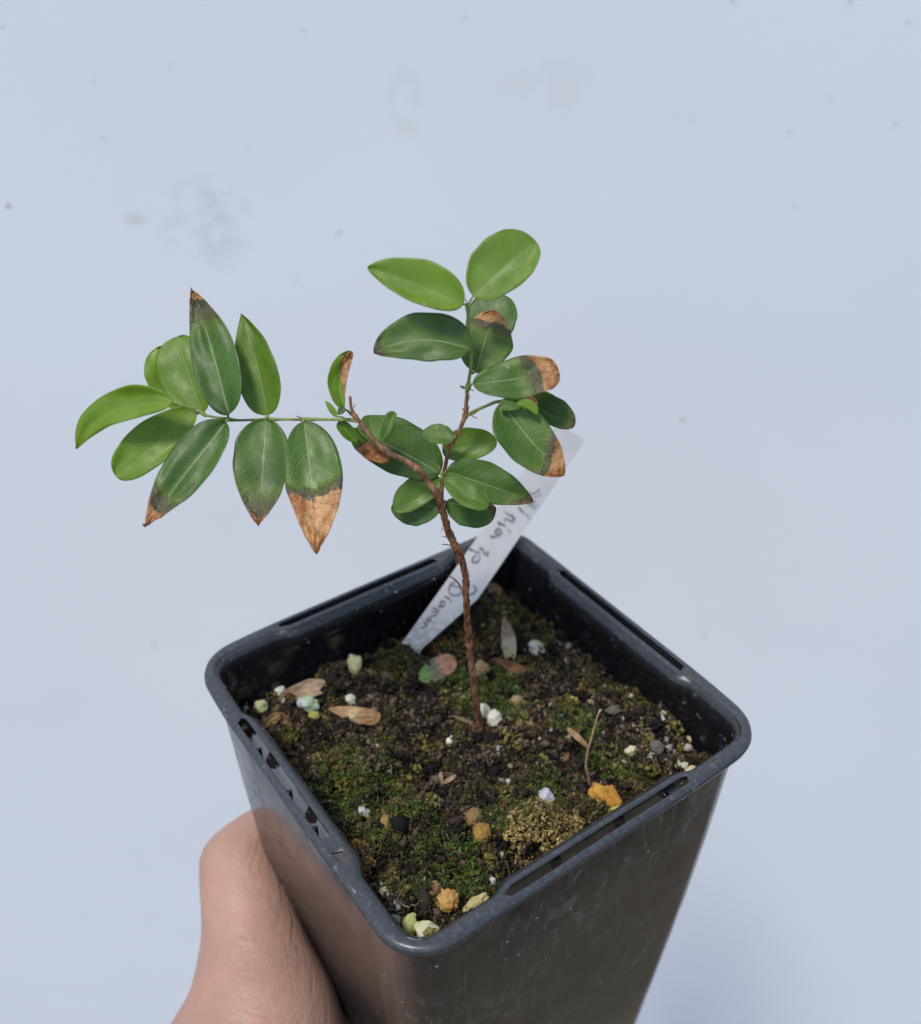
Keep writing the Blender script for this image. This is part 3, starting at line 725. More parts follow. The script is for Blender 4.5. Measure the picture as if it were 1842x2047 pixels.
stone('stone', 819, 1853, 28, 46, -4, (.50, .48, .20), (.32, .34, .08), 'oval yellow green pebble in the front corner of the pot')
stone('stone', 852, 1862, 44, 38, -4, (.62, .60, .42), (.45, .45, .22), 'round cream pebble with dark pores in the front corner of the pot')
stone('stone', 788, 1841, 24, 22, 0, (.20, .21, .18), (.15, .16, .12), 'greyish translucent pebble left of the oval green pebble in the front corner')
stone('stone', 896, 1803, 34, 38, 0, (.50, .33, .10), (.45, .20, .06), 'orange and yellow crumbly lump near the front corner', cat='clay lump', knobs=.45)
stone('stone', 950, 1811, 56, 28, 40, (.50, .44, .20), (.34, .26, .10), 'pale yellow wedge of bark lying against the front right lip', cat='bark chip', amp=.3)
stone('stone', 725, 1622, 16, 20, 0, (.42, .46, .46), (.4, .44, .4), 'bluish white chip in the moss in the left half of the pot')
stone('stone', 735, 1628, 12, 20, 0, (.42, .38, .20), (.3, .3, .15), 'yellowish chip joined to the bluish white chip in the moss')
stone('stone', 641, 1638, 16, 24, 25, (.48, .50, .46), (.3, .32, .25), 'white chip against the front left inner wall')
stone('stone', 948, 1635, 30, 30, 0, (.24, .15, .06), (.16, .10, .045), 'dark tan crumbly lump left of the tan mound, the upper of two', cat='clay lump', knobs=.4)
stone('stone', 965, 1667, 30, 36, 20, (.36, .21, .045), (.22, .13, .035), 'mustard coloured crumbly lump left of the tan mound, the lower of two', cat='clay lump', knobs=.3)
stone('stone', 772, 1648, 18, 34, 5, (.36, .22, .07), (.18, .12, .05), 'orange brown crumb standing in the moss in the left half', cat='clay lump', knobs=.4)
crust([(700, 1700, 14), (722, 1698, 16), (712, 1722, 18), (735, 1725, 14), (726, 1748, 13)], [(.26, .14, .04), (.16, .10, .03), (.10, .08, .025), (.32, .18, .06)], 'brown mossy clod beside the front left lip')
stone('stone', 868, 1777, 24, 24, 0, (.26, .15, .09), (.2, .12, .05), 'pinkish brown crumb above the orange lump near the front corner', cat='clay lump', knobs=.35)
stone('stone', 983, 1762, 14, 16, 0, (.60, .58, .60), (.4, .4, .4), 'small bright white crumb in the front half of the soil')
stone('stone', 1075, 1296, 34, 26, -35, (.40, .39, .36), (.34, .36, .18), 'dusty white pebble behind the stem near the back right wall')
stone('stone', 962, 1338, 26, 30, 0, (.24, .16, .08), (.16, .11, .05), 'brown crumb of clay just behind the stem', cat='clay lump', knobs=.35)
crust([(872, 1268, 12), (880, 1284, 16), (866, 1296, 13), (898, 1292, 11)], [(.26, .13, .04), (.16, .09, .03), (.10, .07, .02)], 'orange brown clod at the foot of the white label')
crust([(672, 1334, 12), (676, 1352, 14), (668, 1368, 14), (684, 1372, 10)], [(.05, .035, .02), (.09, .07, .035), (.03, .02, .014)], 'dark clod of soil left of the upright yellow pebble')
stone('stone', 916, 1391, 30, 15, 0, (.22, .14, .07), (.12, .08, .04), 'brown bark chip just left of the stem', cat='bark chip')
stone('stone', 751, 1492, 14, 10, 0, (.55, .47, .32), (.4, .33, .2), 'small cream chip on the open dark soil left of the stem')
stone('stone', 898, 1482, 10, 13, 0, (.70, .70, .60), (.6, .6, .5), 'bright white crumb below the stem, the right one of two')
stone('stone', 903, 1476, 9, 11, 0, (.66, .66, .62), (.5, .5, .5), 'bright white crumb below the stem, touching another')
stone('stone', 1227, 1420, 30, 18, 20, (.13, .115, .08), (.09, .08, .06), 'dull grey green stone near the middle of the back right wall')
stone('stone', 1036, 1402, 26, 20, 0, (.34, .24, .12), (.2, .15, .08), 'crumbly tan lump right of the stem', cat='clay lump', knobs=.5)
stone('stone', 1060, 1445, 20, 16, 0, (.40, .30, .12), (.3, .22, .1), 'small yellow tan crumb right of the cream pebbles', cat='clay lump', knobs=.5)

# ================================================================ leaves
def profile(t, a, b):
    tm = a / (a + b); return (t ** a * (1 - t) ** b) / (tm ** a * (1 - tm) ** b)
def leaf_mesh(base, tip, wl, wr, bend, P0, el, az, fold=.25, curl=.10, a=.55, b=.75, nt=44, ns=10, ripple=.07, seed=0, blunt=0.0, foldl=None, tipcurl=0.0, thick=None, bend2=0.0, crumple=2.0):
    base = np.array(base, float); tip = np.array(tip, float); d = tip - base; L = np.linalg.norm(d); d /= L; lf = np.array([d[1], -d[0]])
    e, z = math.radians(el), math.radians(az)
    hor = -(HV * math.cos(z) - RV * math.sin(z)); n = math.cos(e) * hor + math.sin(e) * UPV
    k = depth(P0) / FPX
    V = []; UV = []
    for i in range(nt + 1):
        t = .5 - .5 * math.cos(math.pi * i / nt); tt = max(1e-4, min(1 - 1e-4, t)); pr = profile(tt, a, b)
        if blunt: pr = max(pr, 0) ** (1 - blunt * (t > .5) * (t - .5) * 2)
        if i in (0, nt): pr = .02
        c = base + d * L * t + lf * (bend * 4 * t * (1 - t) + bend2 * math.sin(2 * math.pi * t))
        # local tangent for the sides
        tg = d * L + lf * (bend * 4 * (1 - 2 * t) + bend2 * 2 * math.pi * math.cos(2 * math.pi * t)); tg /= np.linalg.norm(tg); l2 = np.array([tg[1], -tg[0]])
        for j in range(-ns, ns + 1):
            s = j / ns; w = (wl if s > 0 else wr) * pr
            rp = 1 + ripple * noise.noise(Vector((t * 5, s * 2 + seed, seed * 2.3)))
            q = c + l2 * s * w * rp
            p = on_plane(q[0], q[1], P0, n)
            fl = fold if (s < 0 or foldl is None) else foldl
            rel = fl * abs(s) ** 1.25 * w - curl * L * t * t - tipcurl * L * max(0, t - .7) ** 2 * 4
            if t > crumple: rel += (t - crumple) / (1.01 - crumple) * .07 * L * (noise.noise(Vector((t * 14 + seed, s * 3.5, seed * 3))) + .5 * noise.noise(Vector((t * 30, s * 8, seed * 3))))
            rel += ripple * .5 * L * noise.noise(Vector((t * 3.2 + seed, s * 1.6, seed))) * (.3 + abs(s))
            p = p + n * rel * k
            V.append(p); UV.append((t, .5 + .5 * s))
    M = 2 * ns + 1; F = []
    for i in range(nt):
        for j in range(M - 1):
            a0 = i * M + j; F.append((a0, a0 + 1, a0 + M + 1, a0 + M))
    return np.array(V), F, UV
plant = empty('shrub_seedling', STEM0, 'young woody shrub with green leaves scorched brown at the tips, rooted mid-pot', 'plant')

# region helpers: coordinates were read off enlarged crops
def A(x, y): return (100 + x * .32967, 540 + y * .32967)
def B(x, y): return (640 + x * .32967, 420 + y * .32967)
def Cc(x, y): return (640 + x * .32967, 760 + y * .32967)
Z = .32967
def leaf(base, tip, wl, wr, bend=0, dz=0, el=38, az=0, tone=.2, burn=2.0, band=.1, rust=0.0, slope=0.0, node=None, label=None, r=1.6, **kw):
    P0 = stand(base[0], base[1], dz)
    sd_ = (base[0] * .37 + base[1] * .11) % 9
    V, F, UV = leaf_mesh(base, tip, wl * Z, wr * Z, bend * Z, P0, el, az, seed=sd_, crumple=(burn - band * .5 if burn < 1.2 else 2.0), **kw)
    o = part('leaf', V, F, plant, LEAF, uv=UV)
    md = o.modifiers.new('thickness', 'SOLIDIFY'); md.thickness = .00012; md.offset = 0
    o['tone'] = float(tone); o['burn'] = float(burn); o['band'] = float(band); o['rust'] = float(rust); o['burn_slope'] = float(slope); o['seed'] = float(sd_ * .01)
    if label: o['label'] = label
    if node is not None:
        q0 = stand(node[0], node[1], node[2] if len(node) > 2 else 0); mid = (q0 + P0) / 2 + np.array([0, 0, .0003])
        pth = catmull([q0, mid, (P0 * .6 + stand(*base, dz) * .4)], 4); k = depth(P0) / FPX
        Vp, Fp = tube(pth, np.linspace(r * 1.25, r * .9, len(pth)) * k * 1.4, 8); part('petiole', Vp, Fp, plant, TWIG)
    return o
tw = lambda x: A(x, 905)
# --- left spray
leaf(A(744, 803), A(105, 1085), 95, 110, -105, 4, 30, -15, .82, fold=.30, curl=.05, a=.5, b=.80, node=(*A(900, 870), 2), tipcurl=.25)
leaf(A(885, 850), A(385, 1235), 120, 150, 10, -3, 40, 10, .80, a=.55, b=.42, fold=.15, node=(*A(935, 880), 0))
leaf(A(860, 850), A(640, 470), 150, 120, 0, -9, 30, 15, .90, a=.5, b=.42, fold=.1, ripple=.10, node=(*A(935, 880), 0))
leaf(A(930, 862), A(760, 392), 175, 120, 10, -5, 35, -10, .66, a=.5, b=.40, fold=.1, ripple=.08, node=(*A(945, 885), 0))
leaf(A(1082, 875), A(846, 92), 140, 150, -16, 3, 42, 5, .12, burn=.92, band=.20, fold=.60, a=.50, b=.92, slope=-.02, rust=.1, node=(*tw(1082), 0), label='tall dark green leaf with a narrow scorched tip', foldl=.05)
leaf(A(1318, 878), A(1135, 258), 120, 130, -22, -1, 30, -12, .48, a=.45, b=.85, fold=.3, node=(*tw(1318), 0))
leaf(A(1068, 925), A(550, 1536), 130, 150, 6, 5, 50, 0, .14, burn=.86, band=.14, rust=.3, fold=.25, a=.58, b=.98, node=(*tw(1085), 1), label='dark green leaf drooping to a brown pointed tip')
leaf(A(1308, 905), A(1250, 1528), 160, 178, 8, 2, 52, 0, .16, burn=.93, band=.22, rust=.3, fold=.18, a=.52, b=.80, node=(*tw(1308), 0), label='hanging green leaf with a dark brown tip')
leaf(A(1540, 922), A(1610, 1700), 190, 155, 12, 3, 55, 5, .14, burn=.58, band=.06, rust=.0, fold=.12, a=.55, b=.86, node=(*tw(1530), 0), label='hanging green leaf with its whole lower half dried to tan', curl=.06)
# --- small leaves around the left joint
leaf(B(142, 1208), B(200, 862), 78, 42, 52, 3, 20, 20, .85, burn=.62, band=.0, slope=-.42, fold=.5, a=.7, b=.55, node=(*B(190, 1240), 0), label='small pale green leaf with one tan dried edge')
leaf(B(100, 1252), B(33, 1158), 18, 22, 0, 2, 35, 0, .75, node=(*B(170, 1275), 0), r=1, nt=12, ns=4)
leaf(B(150, 1195), B(108, 1238), 20, 22, 0, 4, 50, 0, .05, nt=10, ns=4)
leaf(B(112, 1285), B(225, 1400), 40, 42, 0, 2, 40, 0, .45, fold=.7, node=(*B(150, 1275), 0), r=1, a=.4, b=.4)
leaf(B(205, 1320), B(440, 1515), 26, 66, -30, -1, 35, 0, .78, burn=.38, band=.0, fold=.4, a=.45, b=.6, label='yellow green leaf dried to tan, pressed behind the left branch')
# --- leaves low on the left of the fork
leaf(Cc(728, 562), Cc(215, 290), 150, 175, -6, -3, 42, 8, .10, fold=.3, a=.50, b=.45, node=(*Cc(745, 600), 0), foldl=.1)
leaf(Cc(352, 372), Cc(300, 205), 66, 105, 10, 3, 60, 0, .30, a=.6, b=.40, fold=.12)
leaf(Cc(375, 375), Cc(450, 188), 44, 30, 0, 5, 45, 0, .26, a=.7, b=.40, fold=.5)
leaf(Cc(740, 600), Cc(450, 782), 58, 125, 20, -3, 42, 8, .34, a=.50, b=.45, fold=.25, foldl=.1, node=(*Cc(745, 610), 0))
leaf(Cc(735, 780), Cc(428, 795), 122, 72, -26, -1, 28, -8, .12, a=.52, b=.52, fold=.2, node=(*Cc(730, 740), 0))
# --- leaves around the upright branch
leaf(Cc(815, 352), Cc(618, 312), 48, 75, 10, 2, 50, 0, .26, a=.5, b=.55, fold=.2, node=(*Cc(830, 340), 0), r=1.2)
leaf(Cc(745, 425), Cc(1068, 368), 110, 88, -4, -3, 38, -10, .55, a=.42, b=.50, fold=.35, node=(*Cc(800, 380), 0), r=1.2)
leaf(Cc(768, 552), Cc(1292, 735), 135, 112, 4, 1, 36, -8, .16, burn=.99, band=.12, slope=-.10, rust=.8, fold=.25, a=.50, b=.80, node=(*Cc(745, 600), 0), label='dark green leaf pointing at the white label with a brown tip')
leaf(Cc(757, 598), Cc(1022, 752), 78, 76, -8, 4, 58, 0, .28, a=.5, b=.42, fold=.1, node=(*Cc(750, 610), 1), r=1.2)
leaf(Cc(768, 738), Cc(1070, 792), 50, 122, -2, -2, 28, 5, .10, burn=1.0, band=.14, slope=.12, rust=.8, a=.45, b=.40, fold=.4, node=(*Cc(740, 740), 0))
# --- top
leaf(B(866, 572), B(290, 330), 112, 150, -5, 2, 36, 8, .74, a=.50, b=.74, fold=.28, foldl=.1, node=(*B(898, 590), 0))
leaf(B(930, 520), B(1307, 176), 190, 150, 4, -1, 40, -10, .58, a=.46, b=.42, fold=.15, node=(*B(900, 590), 0), foldl=.25)
leaf(B(912, 848), B(325, 842), 128, 160, -62, 2, 42, 5, .15, burn=1.03, band=.14, rust=.8, fold=.25, foldl=.1, a=.50, b=.66, node=(*B(915, 860), 0), label='dark green leaf left of the stem with a brown pointed tip')
leaf(B(980, 850), B(1095, 500), 150, 150, 0, -20, 40, -20, .08, a=.5, b=.40, fold=.15)
leaf(B(950, 985), B(1060, 593), 140, 170, 6, -2, 50, -10, .20, burn=.82, band=.14, rust=.0, a=.50, b=.62, fold=.1, node=(*B(925, 990), 0), label='upright green leaf with a tan triangular dried tip')
leaf(B(930, 1052), B(1447, 955), 120, 132, -14, 4, 44, -5, .13, burn=.80, band=.22, rust=.25, slope=.07, a=.50, b=.34, fold=.2, ripple=.09, node=(*B(905, 1080), 0), label='green leaf right of the stem with a broad rust coloured dried end')
leaf(B(1225, 1125), B(1542, 1302), 112, 62, -16, -4, 36, -10, .14, burn=1.02, band=.15, rust=.6, a=.45, b=.42, fold=.25, node=(*B(1080, 1165), 0))
leaf(B(1098, 1168), B(1482, 1602), 150, 168, -14, 5, 40, -5, .18, burn=.80, band=.13, rust=.30, a=.52, b=.70, slope=.10, fold=.38, foldl=.1, node=(*B(1072, 1165), 0), label='large green leaf over the white label with a rust brown dried corner')
leaf(B(1092, 1190), B(1225, 1185), 42, 30, 0, 7, 45, 0, .25, a=.3, b=.5, fold=.2, nt=14)
leaf(B(1190, 1180), B(1318, 1235), 40, 12, 16, 8, 50, 0, .70, a=.6, b=.5, fold=.5, nt=14)
leaf(B(1235, 1178), B(1318, 1180), 34, 14, 12, 7, 50, 0, .2, burn=.1, band=.0, rust=1.0, a=.5, b=.5, fold=.4, nt=14, label='tiny curled brown leaf beside the large scorched leaf')
leaf(B(716, 1598), B(712, 1545), 10, 10, -8, 2, 20, 0, .7, nt=10, ns=3)
leaf(B(880, 1080), B(850, 1068), 8, 8, 0, 2, 20, 0, .4, nt=8, ns=3)

# --- stem and branches
def limb(name, pts, mtl, rough=.12, n=6, seg=12, seed=0, bumps=()):
    """pts: (u, v, nearer mm, radius px)"""
    P = np.array([stand(u, v, o) for u, v, o, r in pts]); R = np.array([[r * depth(p) / FPX, 0, 0] for (u, v, o, r), p in zip(pts, P)])
    pp = catmull(P, n); rr = catmull(R, n)[:, 0]
    for i, amt in bumps:
        for k in range(len(rr)): rr[k] *= 1 + amt * math.exp(-((k - i * n) / 1.6) ** 2)
    for k in range(len(rr)): rr[k] *= 1 + .06 * noise.noise(Vector((k * .7, seed, 0)))
    V, F = tube(pp, rr, seg, rough, seed); return part(name, V, F, plant, mtl)
zb = STEM0
limb('trunk', [(960, 1462, 0, 8.5), (958, 1440, 0, 7.8), (952, 1400, 0, 6.6), (946, 1350, 0, 6.4), (941, 1318, 0, 6.4), (939, 1288, 0, 7.6), (937, 1276, 0, 6.8), (935, 1240, 0, 6.8), (932, 1200, 0, 6.6),
               (*Cc(885, 1230), 0, 6.8), (*Cc(880, 1170), 0, 6.8), (*Cc(855, 1085), 0, 7.2), (*Cc(830, 1020), 0, 8.0), (*Cc(800, 965), 0, 7.8), (*Cc(775, 900), 0, 7.4), (*Cc(752, 820), 0, 7.2), (*Cc(735, 755), 0, 8.6), (*Cc(718, 700), 0, 8.4), (*Cc(700, 665), 0, 6)],
     BARK, .38, 9, 20, 3, bumps=((5, .12), (9, .1), (12, .12), (16, .1)))
limb('branch', [(*Cc(728, 715), 0, 6.5), (*Cc(690, 660), 1, 6), (*Cc(640, 595), 1, 5.6), (*Cc(588, 535), 2, 7.0), (*Cc(560, 515), 2, 6.4), (*Cc(500, 480), 2, 5.6), (*Cc(445, 455), 3, 5.2), (*Cc(395, 422), 3, 7.0), (*Cc(350, 390), 3, 5.2), (*Cc(295, 325), 3, 4.6), (*Cc(250, 265), 3, 4.4), (*Cc(212, 218), 3, 4.8), (*Cc(192, 180), 3, 3.6), (*Cc(185, 140), 3, 3.0), (*Cc(182, 100), 3, 3.0)],
     BARK_P, .22, 6, 12, 5, bumps=((3, .15), (7, .2), (11, .15)))
limb('branch', [(*Cc(735, 740), -1, 5), (*Cc(738, 680), -1, 4.2), (*Cc(745, 605), -1, 4.2), (*Cc(760, 520), -1, 4.0), (*Cc(780, 430), 0, 4.2), (*Cc(800, 378), 0, 5.0), (*Cc(830, 335), 0, 4.2), (*Cc(862, 265), 0, 4.0), (*Cc(882, 212), 0, 5.0), (*Cc(886, 160), 0, 4.0), (*Cc(893, 80), 0, 3.8)],
     BARK_P, .2, 6, 12, 7, bumps=((2, .2), (5, .2), (8, .25)))
limb('branch', [(*B(891, 1110), 0, 3.9), (*B(896, 1075), 0, 5.0), (*B(905, 1020), 0, 3.6), (*B(916, 950), 0, 3.4), (*B(918, 875), 0, 3.4), (*B(910, 800), 0, 3.2), (*B(903, 720), 0, 3.2), (*B(900, 640), 0, 3.6), (*B(898, 590), 0, 5.2), (*B(890, 565), 0, 3.4)],
     TWIG, .12, 6, 10, 9, bumps=((1, .3), (4, .2), (8, .1)))
limb('twig', [(*B(885, 1245), 0, 4.6), (*B(925, 1228), 0, 4.2), (*B(965, 1205), 1, 3.4), (*B(1015, 1185), 2, 3.0), (*B(1060, 1165), 3, 3.6), (*B(1085, 1160), 4, 3.0)], TWIG, .12, 5, 10, 11)
limb('twig', [(*Cc(225, 248), 3, 4.4), (*Cc(180, 240), 3, 4.0), (*Cc(120, 238), 3, 3.6), (*Cc(60, 238), 2, 3.0), (*A(1540, 905), 1, 3.6), (*A(1500, 905), 1, 2.8), (*A(1420, 905), 1, 2.8), (*A(1318, 905), 0, 3.6), (*A(1230, 908), 0, 2.7), (*A(1150, 910), 0, 2.7), (*A(1080, 905), 0, 3.8), (*A(1010, 893), 0, 2.4), (*A(945, 880), 0, 2.4)],
     TWIG, .10, 5, 10, 13, bumps=((4, .4), (7, .3), (10, .3)))
# flakes of bark, leaf scars and bud scales
def flake(pts, wpx, name='bark_flake', mtl=FLAKE):
    P = catmull([stand(u, v, o) for u, v, o in pts], 4); k = depth(P[0]) / FPX; n = len(P); V = []; F = []
    for i, p in enumerate(P):
        w = wpx * k * (math.sin(math.pi * min(1, (i + 1.2) / (n + .5))) ** .6) * .5
        side = RV * .8 + UPV * .2
        V += [p - side * w, p + side * w, p + side * w * .6 - HV * .0002, p - side * w * .6 - HV * .0002]
    for i in range(n - 1):
        for q in range(4): F.append((i * 4 + q, i * 4 + (q + 1) % 4, i * 4 + 4 + (q + 1) % 4, i * 4 + 4 + q))
    F += [(0, 1, 2, 3), (4 * n - 1, 4 * n - 2, 4 * n - 3, 4 * n - 4)]
    part(name, V, F, plant, mtl)
flake([(*Cc(862, 1270), 1), (*Cc(835, 1225), 2), (*Cc(800, 1195), 3), (*Cc(772, 1182), 3)], 4)
flake([(*Cc(790, 1000), 1), (*Cc(765, 995), 2), (*Cc(740, 993), 3)], 4.5)
random.seed(3)
for x, y, dx, dy, w in [(783, 955, -42, -10, 3), (790, 905, 10, 22, 2.5), (850, 1030, 14, 12, 3), (895, 1160, 12, 30, 2.5), (824, 1060, 4, 60, 2.2), (775, 900, 18, -2, 2.4), (742, 890, -6, 28, 2.5), (893, 1590, -24, 18, 3), (920, 1600, 26, -20, 3),
                        (900, 1600, 20, 26, 2.4), (885, 1588, -14, -20, 2.4), (930, 1560, 12, -30, 2.2), (882, 1300, 14, 40, 2), (900, 1420, -12, 50, 2), (912, 1330, -6, 40, 2), (893, 1250, 6, 40, 2.2), (910, 1480, 8, 50, 2.2)]:
    flake([(*Cc(x, y), 1), (*Cc(x + dx * .5, y + dy * .6), 1.6), (*Cc(x + dx, y + dy), 2)], w)
for x, y, dx, dy, w in [(880, 1235, -20, -38, 2.6), (898, 1225, 6, -45, 2.4), (905, 1150, 5, -36, 2.2), (905, 1240, 34, -30, 2.6), (920, 1245, 36, 16, 2.4), (880, 1075, -30, -12, 3), (910, 1060, 22, -14, 2.5), (912, 1085, 24, 10, 2.5), (895, 560, -18, -22, 2.6), (905, 560, 16, -22, 2.6),
                        (190, 1240, 16, -30, 3), (205, 1200, 8, -26, 2.4), (370, 1430, -24, 24, 3), (735, 1640, 30, -10, 3), (728, 1600, -14, -30, 2.5), (540, 1540, -18, 16, 2.6), (600, 1560, 16, -14, 2.5), (800, 1400, -18, 14, 2.5), (830, 1370, 18, -10, 2.5)]:
    flake([(*B(x, y), 1), (*B(x + dx * .5, y + dy * .6), 2), (*B(x + dx, y + dy), 3)], w, 'bud_scale')
for x, y, dx, dy in [(1540, 905, -45, -22), (1530, 908, -60, -6), (1085, 905, -30, 10), (1320, 900, 10, -22)]:
    flake([(*A(x, y), 1), (*A(x + dx * .5, y + dy * .6), 2), (*A(x + dx, y + dy), 3)], 2.8, 'bud_scale')

# ================================================================ label with handwriting
TG0 = on_z(806, 1300, -.012)
Lb, Lt = at_depth(796, 1297, .2535), at_depth(1113, 850, .272)          # left edge, foot and head
Rb, Rt = at_depth(834, 1306, .2530), at_depth(1171, 878, .275)
Rm_ = at_depth(955, 1198, .2585); Lm_ = at_depth(871, 1192, .2575)       # where the sides start to close
def tag_pt(a, s):
    """a 0 foot .. 1 head, s 0 left edge .. 1 right edge"""
    if a < 0: return tag_pt(0, s) + np.array([0, 0, a * .12])
    am = .235
    if a < am: l = Lb + (Lm_ - Lb) * (a / am); r = Rb + (Rm_ - Rb) * (a / am) ** .8
    else: l = Lm_ + (Lt - Lm_) * ((a - am) / (1 - am)); r = Rm_ + (Rt - Rm_) * ((a - am) / (1 - am))
    # cut corners at the head
    return l + (r - l) * s
label = empty('plant_label', TG0, 'white plastic plant label with handwriting, pushed slantwise into the soil behind the stem', 'plant label')
def tag_material():
    m, nt, b, out = mat('white_label_plastic'); g = G(nt); P = g.obj()
    n = g.noise(P, 220, 4, .6); col = g.mix(g.ramp(n, .3, .7), c4(.565, .56, .545), c4(.61, .605, .59))
    uv = g.n('ShaderNodeUVMap', uv_map='UVMap').outputs[0]; sep = g.n('ShaderNodeSeparateXYZ'); g.put(sep.inputs[0], uv)
    dirt = g.m('MULTIPLY', g.ramp(sep.outputs[0], .05, .26, 1, 0), g.ramp(g.noise(P, 700, 5, .7), .38, .60))
    col = g.mix(g.m('MULTIPLY', dirt, .45), col, c4(.16, .15, .14))
    g.put(b.inputs['Base Color'], col); b.inputs['Roughness'].default_value = .32
    tr = g.n('ShaderNodeBsdfTranslucent'); g.put(tr.inputs[0], col); ms = g.n('ShaderNodeMixShader'); ms.inputs[0].default_value = .25
    nt.links.new(b.outputs[0], ms.inputs[1]); nt.links.new(tr.outputs[0], ms.inputs[2]); nt.links.new(ms.outputs[0], out.inputs[0]); return m
V = []; UV = []; nA, nS = 40, 6
for i in range(nA + 1):
    a = -.10 + 1.10 * i / nA
    for j in range(nS + 1):
        s = j / nS; aa = a
        if i == nA and j in (0, nS): aa = a - .012
        V.append(tag_pt(aa, s)); UV.append((max(0, aa), s))
F = [(i * (nS + 1) + j, i * (nS + 1) + j + 1, (i + 1) * (nS + 1) + j + 1, (i + 1) * (nS + 1) + j) for i in range(nA) for j in range(nS)]
tg = part('label_strip', V, F, label, tag_material(), uv=UV, smooth=False); md = tg.modifiers.new('t', 'SOLIDIFY'); md.thickness = .0007; md.offset = 0
# strokes: read from the enlarged crop (x, y at 4.304 px per photo px from 780, 840)
def D1(x, y): return (780 + x / 4.304, 840 + y / 4.304)
nT = np.cross(Lt - Lm_, Rm_ - Lm_); nT /= np.linalg.norm(nT)
if np.dot(nT, CP - Lm_) < 0: nT = -nT
TGN = nT; TP0 = Lm_
ink_m, nt_, b_, _ = mat('faded_black_ink'); b_.inputs['Base Color'].default_value = c4(.035, .035, .045); b_.inputs['Roughness'].default_value = .5
G_ = G(nt_); al = G_.ramp(G_.noise(G_.obj(), 700, 3, .6), .32, .55, .35, 1.0)
G_.put(b_.inputs['Base Color'], G_.mix(al, c4(.42, .42, .44), c4(.10, .10, .12)))
strokes = [  # P
    [(1285, 600), (1262, 622), (1240, 640)], [(1282, 612), (1225, 640), (1150, 618), (1165, 660)],
    # l and its joining stroke
    [(1255, 700), (1215, 722), (1180, 716)], [(1238, 742), (1195, 720), (1165, 700)],
    # i, dot
    [(1150, 800), (1125, 775), (1105, 755), (1112, 770)], [(1172, 815), (1180, 822), (1186, 828), (1180, 830)],
    # n
    [(1072, 838), (1030, 818), (985, 790)], [(1040, 818), (1062, 850), (1040, 870), (1000, 850), (975, 862)],
    # i, dot
    [(990, 908), (955, 895), (930, 880), (935, 905)], [(1015, 948), (1022, 952), (1026, 958)],
    # a
    [(940, 935), (952, 962), (930, 985), (905, 975), (912, 945), (940, 938)], [(935, 985), (900, 1000), (870, 1008), (862, 996)],
    # s
    [(838, 1130), (835, 1160), (808, 1150), (800, 1120), (780, 1102), (768, 1118)],
    # p
    [(770, 1150), (725, 1130), (690, 1112), (688, 1130)], [(755, 1165), (768, 1195), (740, 1225), (705, 1222), (712, 1190), (735, 1165)],
    # (
    [(712, 1425), (738, 1450), (728, 1480), (700, 1500), (668, 1502)],
    # D
    [(600, 1440), (560, 1432), (520, 1420)], [(600, 1440), (612, 1480), (570, 1512), (520, 1500), (505, 1460), (522, 1410), (560, 1395)],
    # i, dot
    [(515, 1545), (490, 1530), (470, 1520)], [(522, 1562), (528, 1566)],
    # a
    [(470, 1570), (462, 1600), (432, 1590), (440, 1560), (468, 1568)], [(462, 1600), (430, 1612), (412, 1600)],
    # m
    [(415, 1640), (385, 1625), (365, 1618)], [(400, 1632), (410, 1655), (385, 1655), (360, 1650)], [(390, 1660), (395, 1680), (365, 1685), (345, 1690)],
    # a
    [(352, 1712), (340, 1735), (318, 1722), (330, 1702), (350, 1708)],
    # n
    [(318, 1760), (296, 1748), (280, 1745)], [(308, 1756), (312, 1776), (290, 1786), (262, 1790)],
]
V = []; F = []
for st in strokes:
    P2 = [D1(*q) for q in st]
    P = catmull([on_plane(u, v, TP0, TGN) + TGN * .0006 for u, v in P2], 6)
    for i in range(len(P) - 1):
        t = P[i + 1] - P[i]; l = np.linalg.norm(t)
        if l < 1e-7: continue
        t /= l; w = np.cross(TGN, t) * .00016; q = .00003 * TGN
        k = len(V); a0, b0 = P[i] - t * .00008, P[i + 1] + t * .00008
        V += [a0 - w, a0 + w, b0 + w, b0 - w, a0 - w - q, a0 + w - q, b0 + w - q, b0 - w - q]
        F += [(k, k + 1, k + 2, k + 3), (k + 7, k + 6, k + 5, k + 4), (k, k + 4, k + 5, k + 1), (k + 1, k + 5, k + 6, k + 2), (k + 2, k + 6, k + 7, k + 3), (k + 3, k + 7, k + 4, k)]
wr_ = part('handwriting', V, F, label, ink_m, smooth=False)

# ================================================================ litter on the soil
def litter(name, base, tip, wl, wr, cb, cm, ct, label_, el=60, az=0, lift=.0012, z=None, **kw):
    x, y = pot_xy((base[0] + tip[0]) / 2, (base[1] + tip[1]) / 2); zz = (hgt(x, y) + lift) if z is None else z
    P0 = on_z((base[0] + tip[0]) / 2, (base[1] + tip[1]) / 2, zz)
    V, F, UV = leaf_mesh(base, tip, wl, wr, kw.pop('bend', 0), P0, el, az, seed=base[0] % 7, nt=26, ns=8, crumple=-.3, **kw)
    o = lone(name, V, F, DRY, label_, 'dry leaf', uv=UV); o['color_base'] = list(cb); o['color_mid'] = list(cm); o['color_tip'] = list(ct)
    md = o.modifiers.new('t', 'SOLIDIFY'); md.thickness = .0002; md.offset = 0; return o
R2 = lambda x, y: (470 + x * .1978, 1280 + y * .1978)
R3 = lambda x, y: (800 + x * .1978, 1160 + y * .1978)
R4 = lambda x, y: (1100 + x * .1978, 1300 + y * .1978)
TN = (.48, .30, .15); TN2 = (.60, .42, .23); BR = (.20, .09, .035)
